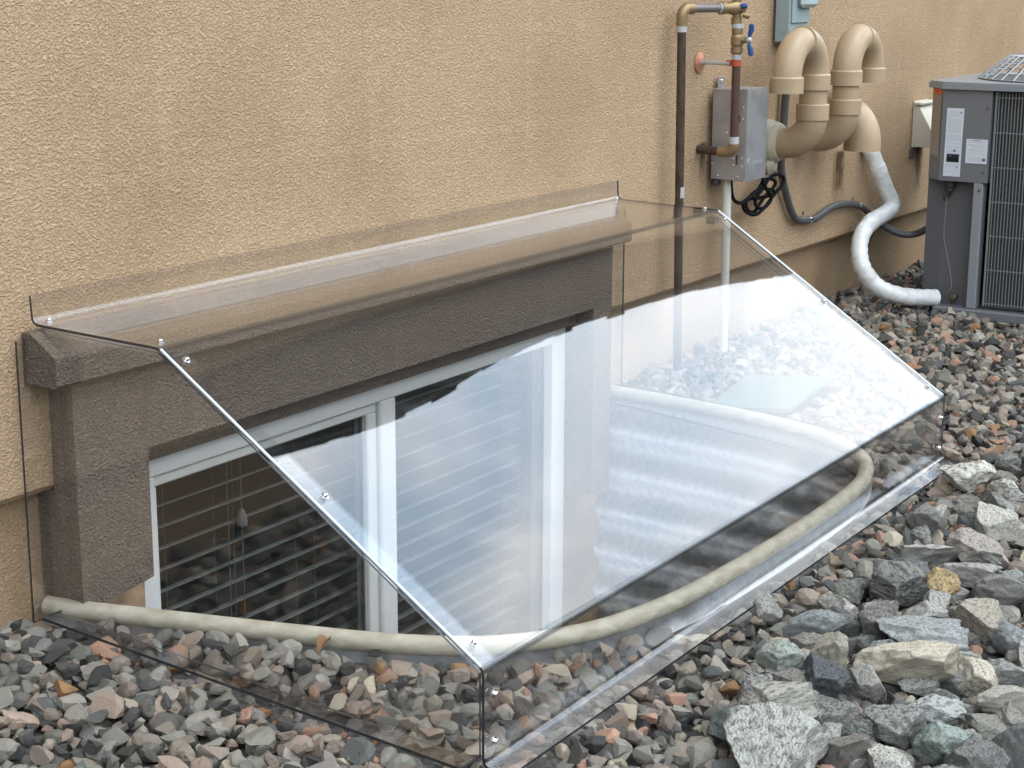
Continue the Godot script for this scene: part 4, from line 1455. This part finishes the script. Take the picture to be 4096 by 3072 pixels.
func build_gravel() -> void:
	var bed := Node3D.new()
	bed.name = "gravel_bed"
	add_child(bed)
	structure(bed)
	var variants := []
	for i in 14:
		variants.append(stone_mesh(1 if i % 3 != 2 else 2, 8 + i % 4, Vector3(1.0, rng.randf_range(0.62, 0.9), rng.randf_range(0.7, 1.0)), 0.0 if i % 3 != 2 else 0.06, 0.15, 0.34))
	for c in TONES:
		var pair := []
		for k in 2:
			var m := mat(c[0] * (1.0 + 0.16 * k), c[1] * (1.0 + 0.15 * k), c[2] * (1.0 + 0.14 * k), 0.75)
			m.albedo_texture = M.speck_tex
			m.metallic_specular = 0.3
			tri_on(m, Vector3(1.6, 1.6, 1.6), false)
			m.heightmap_enabled = true
			m.heightmap_texture = M.speck_bump
			m.heightmap_scale = 0.16
			pair.append(m)
		tone_mats.append(pair)
	var all := []
	var cell := 0.0265
	for layer in 2:
		var z := -0.03
		while z < 2.3:
			var x := -1.0
			while x < 6.0:
				var px := x + rng.randf_range(-0.5, 0.5) * cell
				var pz := z + rng.randf_range(-0.5, 0.5) * cell
				var keep := 1.0 if layer == 0 else 0.62
				if rng.randf() < keep and not blocked(px, pz):
					var size := clampf(0.0445 * exp(rng.randfn() * 0.25), 0.024, 0.072)
					if rock_zone(px, pz):
						size *= 1.05
					var y := ground_y(px, pz) - 0.018 + layer * 0.015 + rng.randf_range(-0.004, 0.006)
					if (px > -0.02 and px < 2.02 and pz > 0.885 and pz < 0.985) or (pz < 0.97 and ((px > -0.065 and px < 0.02) or (px > 1.98 and px < 2.065))):
						y -= 0.020
					all.append([px, y, pz, size, pick_tone()])
				x += cell * (1.0 if layer == 0 else 1.25)
			z += cell * (1.0 if layer == 0 else 1.25)
	# the floor of the well
	var zz := 0.0
	while zz < 0.85:
		var xx := 0.1
		while xx < 1.95:
			if in_well(xx, zz, -0.03):
				all.append([xx + rng.randf_range(-0.01, 0.01), -1.552, zz + rng.randf_range(-0.01, 0.01), rng.randf_range(0.03, 0.05), pick_tone()])
			xx += 0.03
		zz += 0.03
	# cobbles between the landscape rocks
	var cobbles := []
	for i in 8:
		cobbles.append(stone_mesh(3, 9 + i % 4, Vector3(1.0, rng.randf_range(0.5, 0.7), rng.randf_range(0.6, 0.85)), 0.055, 0.2, 0.38))
	var cobble_mats := []
	for c in [[0.15, 0.155, 0.155], [0.20, 0.205, 0.20], [0.11, 0.12, 0.125], [0.225, 0.215, 0.195], [0.17, 0.19, 0.185], [0.26, 0.255, 0.24], [0.19, 0.175, 0.16]]:
		cobble_mats.append(rock_material(c, cobble_mats.size(), 0.45, 2.5))
	var laid := []
	for i in 900:
		var px := rng.randf_range(0.15, 2.4)
		var pz := rng.randf_range(1.06, 1.9)
		var size := rng.randf_range(0.07, 0.125)
		var ok := rock_zone(px, pz - 0.05)
		for q in laid:
			if Vector2(q[0] - px, q[1] - pz).length() < (q[2] + size) * 0.34:
				ok = false
				break
		if not ok:
			continue
		laid.append([px, pz, size])
		var o := put("stone", cobbles[rng.randi() % 8], cobble_mats[rng.randi() % 7], bed)
		o.transform = Transform3D(Basis.from_euler(Vector3(rng.randf_range(-0.3, 0.3), rng.randf() * TAU, rng.randf_range(-0.3, 0.3))).scaled(Vector3.ONE * size), Vector3(px, ground_y(px, pz) + size * 0.10, pz))
	# nearest stones in view become objects of their own
	var fwd := -Basis(Vector3(0.539996, 0.003508, 0.841660), Vector3(0.192376, 0.973006, -0.127480), Vector3(-0.819387, 0.230754, 0.524744)).z
	var score := []
	for i in all.size():
		var p := Vector3(all[i][0], all[i][1], all[i][2])
		var d := p - view_eye
		var depth := d.dot(fwd)
		var sx := d.dot(Vector3(0.539996, 0.003508, 0.841660)) / depth * 1.6888
		var sy := d.dot(Vector3(0.192376, 0.973006, -0.127480)) / depth * 1.6888
		if absf(sx) < 0.5 and absf(sy) < 0.375 and p.y > -0.64 and all[i][1] > ground_y(p.x, p.z) - 0.008:
			score.append([all[i][3] / depth, i])
	score.sort_custom(func(a, b): return a[0] > b[0])
	var single := {}
	for i in clampi(300 - laid.size(), 0, score.size()):
		single[score[i][1]] = true
	var lists := []
	for i in variants.size():
		lists.append([])
	for i in all.size():
		var s = all[i]
		var k := rng.randi() % variants.size()
		var b := Basis.from_euler(Vector3(rng.randf_range(-0.5, 0.5), rng.randf() * TAU, rng.randf_range(-0.5, 0.5))).scaled(Vector3.ONE * s[3])
		var t := Transform3D(b, Vector3(s[0], s[1], s[2]))
		if single.has(i):
			var o := put("stone", variants[k], tone_mats[s[4]][rng.randi() % 2], bed)
			o.transform = t
		else:
			lists[k].append([t, s[4]])
	for k in variants.size():
		var mm := MultiMesh.new()
		mm.transform_format = MultiMesh.TRANSFORM_3D
		mm.use_colors = true
		mm.mesh = variants[k]
		mm.instance_count = lists[k].size()
		for i in lists[k].size():
			mm.set_instance_transform(i, lists[k][i][0])
			var c = TONES[lists[k][i][1]]
			var v := rng.randf_range(0.82, 1.2)
			mm.set_instance_color(i, Color(c[0] * v, c[1] * v * rng.randf_range(0.97, 1.03), c[2] * v))
		var o := MultiMeshInstance3D.new()
		o.name = numbered("loose_gravel", bed)
		o.multimesh = mm
		o.material_override = M.stone_any
		o.set_meta("kind", "stuff")
		bed.add_child(o, true)

func rock_material(c: Array, sd: int, contrast: float, streak: float) -> StandardMaterial3D:
	var m := StandardMaterial3D.new()
	var grey: float = (c[0] + c[1] + c[2]) / 3.0
	m.albedo_color = lin(lerpf(c[0], grey, 0.4) * 1.54, lerpf(c[1], grey, 0.4) * 1.48, lerpf(c[2], grey, 0.4) * 1.36)
	var key := sd % 4
	var lo := maxf(0.0, 1.0 - contrast * 1.15)
	var hi := 1.0 + contrast * 1.1
	var name_ := "rock%d_%d" % [key, int(contrast * 10)]
	if not M.has(name_):
		M[name_] = grey_tex(noise_img(512, 0.020 + 0.008 * key, 300 + key, 5), lo, hi)
	if not M.has("rockb%d" % key):
		M["rockb%d" % key] = tex(noise_img(512, 0.05 + 0.02 * key, 320 + key, 6))
	m.albedo_texture = M[name_]
	m.heightmap_enabled = true
	m.heightmap_texture = M["rockb%d" % key]
	m.heightmap_scale = 0.4
	m.roughness = 0.8
	m.metallic_specular = 0.3
	tri_on(m, Vector3(0.8, 1.25 * streak, 0.8), false)
	return m

func build_rocks() -> void:
	# x, z, width, height, depth/width, turn, colour, contrast, streak, label
	var g := "angular landscape rocks beside the cover"
	var R := [
		[0.262, 1.262, 0.190, 0.115, 0.75, 0.5, [0.235, 0.25, 0.24], 0.4, 1.5, "largest pale grey-green rock with a peaked top, at the bottom edge"],
		[0.708, 1.315, 0.165, 0.080, 0.62, 2.3, [0.33, 0.29, 0.215], 0.25, 2.0, "large flat buff rock lying on top of the grey rocks"],
		[0.845, 1.29, 0.150, 0.06, 0.7, 2.1, [0.20, 0.22, 0.235], 0.4, 3.0, "broad blue-grey slab right behind the large flat buff rock"],
		[1.02, 1.16, 0.118, 0.078, 0.8, 0.9, [0.115, 0.12, 0.118], 0.6, 1.3, "big dark speckled boulder left of the golden stone"],
		[1.11, 1.215, 0.062, 0.058, 0.9, 0.3, [0.40, 0.27, 0.09], 0.55, 1.2, "golden yellow quartz stone beside the dark speckled boulder"],
		[1.348, 1.216, 0.092, 0.055, 0.8, 1.2, [0.27, 0.235, 0.21], 0.4, 2.0, "pinkish grey rock above the golden stone"],
		[1.50, 1.20, 0.088, 0.072, 0.85, 2.0, [0.36, 0.35, 0.31], 0.6, 1.4, "white and rust speckled boulder at the right edge"],
		[1.80, 1.045, 0.100, 0.072, 0.9, 0.4, [0.36, 0.355, 0.33], 0.5, 1.3, "pale boulder next to the far end of the cover's foot"],
		[1.256, 1.128, 0.135, 0.045, 0.6, 2.6, [0.27, 0.265, 0.255], 0.55, 5.0, "long streaked grey slab behind the dark speckled boulder"],
		[0.572, 1.205, 0.078, 0.058, 0.8, 0.7, [0.075, 0.088, 0.105], 0.4, 1.5, "dark slate-blue rock left of the olive wedge"],
		[0.648, 1.19, 0.062, 0.068, 0.8, 2.9, [0.27, 0.245, 0.19], 0.3, 1.5, "upright olive wedge leaning on the large flat buff rock"],
		[0.597, 1.125, 0.078, 0.05, 0.8, 0.2, [0.19, 0.225, 0.205], 0.35, 2.0, "smooth grey-green rock behind the dark slate-blue rock"],
		[0.763, 1.118, 0.082, 0.05, 0.75, 2.4, [0.165, 0.19, 0.205], 0.45, 2.5, "grey-blue rock with a slanting face behind the olive wedge"],
		[0.828, 1.14, 0.066, 0.05, 0.8, 1.1, [0.13, 0.135, 0.135], 0.6, 1.5, "small dark speckled rock between the grey-blue rock and the striped rock"],
		[0.878, 1.19, 0.094, 0.054, 0.7, 0.1, [0.16, 0.155, 0.145], 0.75, 4.0, "dark rock with white stripes below the dark speckled boulder"],
		[0.394, 1.212, 0.170, 0.070, 0.5, 2.55, [0.20, 0.195, 0.175], 0.45, 2.5, "long wedge of grey and rusty rock above the largest pale rock"],
		[0.319, 1.170, 0.080, 0.045, 0.7, 0.8, [0.075, 0.09, 0.10], 0.35, 2.0, "flat dark slate rock at the left end of the rock pile"],
		[0.467, 1.262, 0.108, 0.050, 0.55, 2.4, [0.14, 0.14, 0.13], 0.8, 2.2, "long black and white speckled rock below the dark slate-blue rock"],
		[0.614, 1.270, 0.056, 0.046, 0.9, 1.9, [0.30, 0.295, 0.28], 0.65, 1.2, "small white crusted rock under the olive wedge"],
		[0.488, 1.365, 0.078, 0.060, 0.85, 0.6, [0.175, 0.18, 0.18], 0.55, 3.0, "rounded grey banded rock right of the long wedge"],
		[0.489, 1.441, 0.084, 0.058, 0.8, 2.2, [0.175, 0.235, 0.22], 0.3, 1.4, "teal green rock in the lower right of the pile"],
		[0.375, 1.394, 0.080, 0.050, 0.75, 0.1, [0.33, 0.325, 0.30], 0.7, 1.3, "rock with a white crust on top and a dark foot, near the bottom"],
		[0.351, 1.338, 0.060, 0.062, 0.9, 1.3, [0.20, 0.18, 0.165], 0.5, 3.0, "upright foliated grey-brown rock beside the largest pale rock"],
		[0.592, 1.390, 0.082, 0.045, 0.75, 2.7, [0.23, 0.245, 0.25], 0.5, 1.8, "light grey speckled rock in front of the large flat buff rock"],
		[0.763, 1.403, 0.066, 0.042, 0.8, 0.5, [0.40, 0.36, 0.28], 0.45, 1.5, "cream rock with rusty spots right of the large flat buff rock"],
		[0.599, 1.471, 0.072, 0.032, 0.7, 2.8, [0.19, 0.185, 0.16], 0.4, 2.5, "flat grey-brown rock above the teal green rock"],
		[0.695, 1.471, 0.078, 0.038, 0.7, 2.5, [0.33, 0.31, 0.27], 0.45, 2.5, "pale tan slab at the right edge below the cream rock"],
		[0.793, 1.455, 0.072, 0.046, 0.8, 1.0, [0.20, 0.205, 0.205], 0.5, 3.0, "grey foliated rock at the right edge beside the cream rock"],
		[0.981, 1.345, 0.072, 0.062, 0.85, 1.6, [0.28, 0.25, 0.20], 0.35, 1.8, "steep tan and grey rock right of the blue-grey slab"],
		[0.964, 1.405, 0.060, 0.044, 0.8, 0.9, [0.185, 0.21, 0.225], 0.35, 2.0, "small blue-grey rock at the right edge below the steep tan rock"],
		[1.147, 1.335, 0.088, 0.050, 0.75, 2.5, [0.19, 0.185, 0.18], 0.6, 3.5, "grey foliated rock at the right edge below the golden stone"],
		[1.226, 1.251, 0.098, 0.040, 0.65, 2.5, [0.22, 0.205, 0.20], 0.4, 5.0, "flat pinkish grey slab right of the golden stone"],
		[1.256, 1.310, 0.066, 0.030, 0.7, 2.6, [0.19, 0.23, 0.225], 0.35, 2.0, "thin grey-teal slab at the right edge above the foliated rock"],
		[0.44, 1.519, 0.082, 0.072, 0.85, 0.4, [0.125, 0.13, 0.13], 0.5, 2.5, "tall dark grey rock in the bottom right corner"],
		[0.497, 1.552, 0.055, 0.072, 0.9, 1.7, [0.105, 0.115, 0.115], 0.4, 2.5, "narrow dark rock at the very right bottom edge"],
		[0.383, 1.499, 0.064, 0.042, 0.8, 2.1, [0.185, 0.185, 0.18], 0.5, 2.0, "grey rock at the bottom edge left of the tall dark rock"],
		[0.345, 1.455, 0.070, 0.036, 0.75, 0.4, [0.20, 0.17, 0.135], 0.4, 2.0, "brownish rock at the bottom edge under the white crusted rock"],
		[0.803, 0.997, 0.050, 0.050, 0.9, 2.3, [0.26, 0.26, 0.25], 0.65, 1.3, "white speckled stone close to the cover's front foot"],
		[1.435, 1.069, 0.068, 0.058, 0.9, 0.8, [0.17, 0.17, 0.16], 0.45, 1.5, "rounded grey stone alone in the finer gravel near the cover"],
		[1.717, 1.169, 0.075, 0.062, 0.85, 1.9, [0.34, 0.33, 0.31], 0.6, 1.3, "white and rust streaked rock at the right edge below the pale boulder"],
		[0.959, 1.091, 0.060, 0.045, 0.85, 0.2, [0.145, 0.16, 0.14], 0.4, 1.5, "dark green-grey stone left of the dark speckled boulder"],
		[0.972, 1.245, 0.062, 0.042, 0.85, 2.8, [0.32, 0.315, 0.30], 0.5, 2.0, "pale stone between the dark speckled boulder and the blue-grey slab"],
	]
	var i := 0
	for q in R:
		i += 1
		rng.seed = 2000 + i * 17
		var me := stone_mesh(4, 10 + i % 5, Vector3(1, 1, 1), 0.055, 0.24, 0.40)
		var o := put("rock", me, rock_material(q[6], i, q[7], q[8]))
		var k := 1.25 if i <= 2 else 1.52
		var b := Basis(Vector3.UP, q[5]) * Basis.from_euler(Vector3(rng.randf_range(-0.18, 0.18), 0, rng.randf_range(-0.18, 0.18)))
		b = b * Basis.from_scale(Vector3(q[2] * k, q[3] * k * 0.98, q[2] * q[4] * k))
		o.transform = Transform3D(b, Vector3(q[0], ground_y(q[0], q[1]) + q[3] * (0.42 if i != 1 else 0.30), q[1]))
		tag(o, q[9], "rock", g)
	rng.seed = 99

func build_leaf() -> void:
	var st := new_st()
	var prev := []
	for i in 7:
		var t := i / 6.0
		var w := 0.011 * sin(PI * (0.08 + 0.92 * t)) + 0.001
		var c := Vector3(0.150 + 0.045 * t, -0.532 + 0.014 * sin(PI * t * 0.9), 0.485 - 0.012 * t)
		var row := [c + Vector3(0.2, 0.55, 1).normalized() * w, c + Vector3(0, -0.004, 0), c - Vector3(0.2, -0.55, 1).normalized() * w]
		if i > 0:
			for k in 2:
				var n: Vector3 = (row[k] - prev[k]).cross(prev[k + 1] - prev[k]).normalized()
				if n.y < 0:
					n = -n
				quad(st, prev[k], prev[k + 1], row[k + 1], row[k], n)
		prev = row
	tag(obj("dry_leaf", st, mat(0.20, 0.095, 0.03, 0.7)), "curled brown dry leaf on the gravel against the well rim", "leaf")
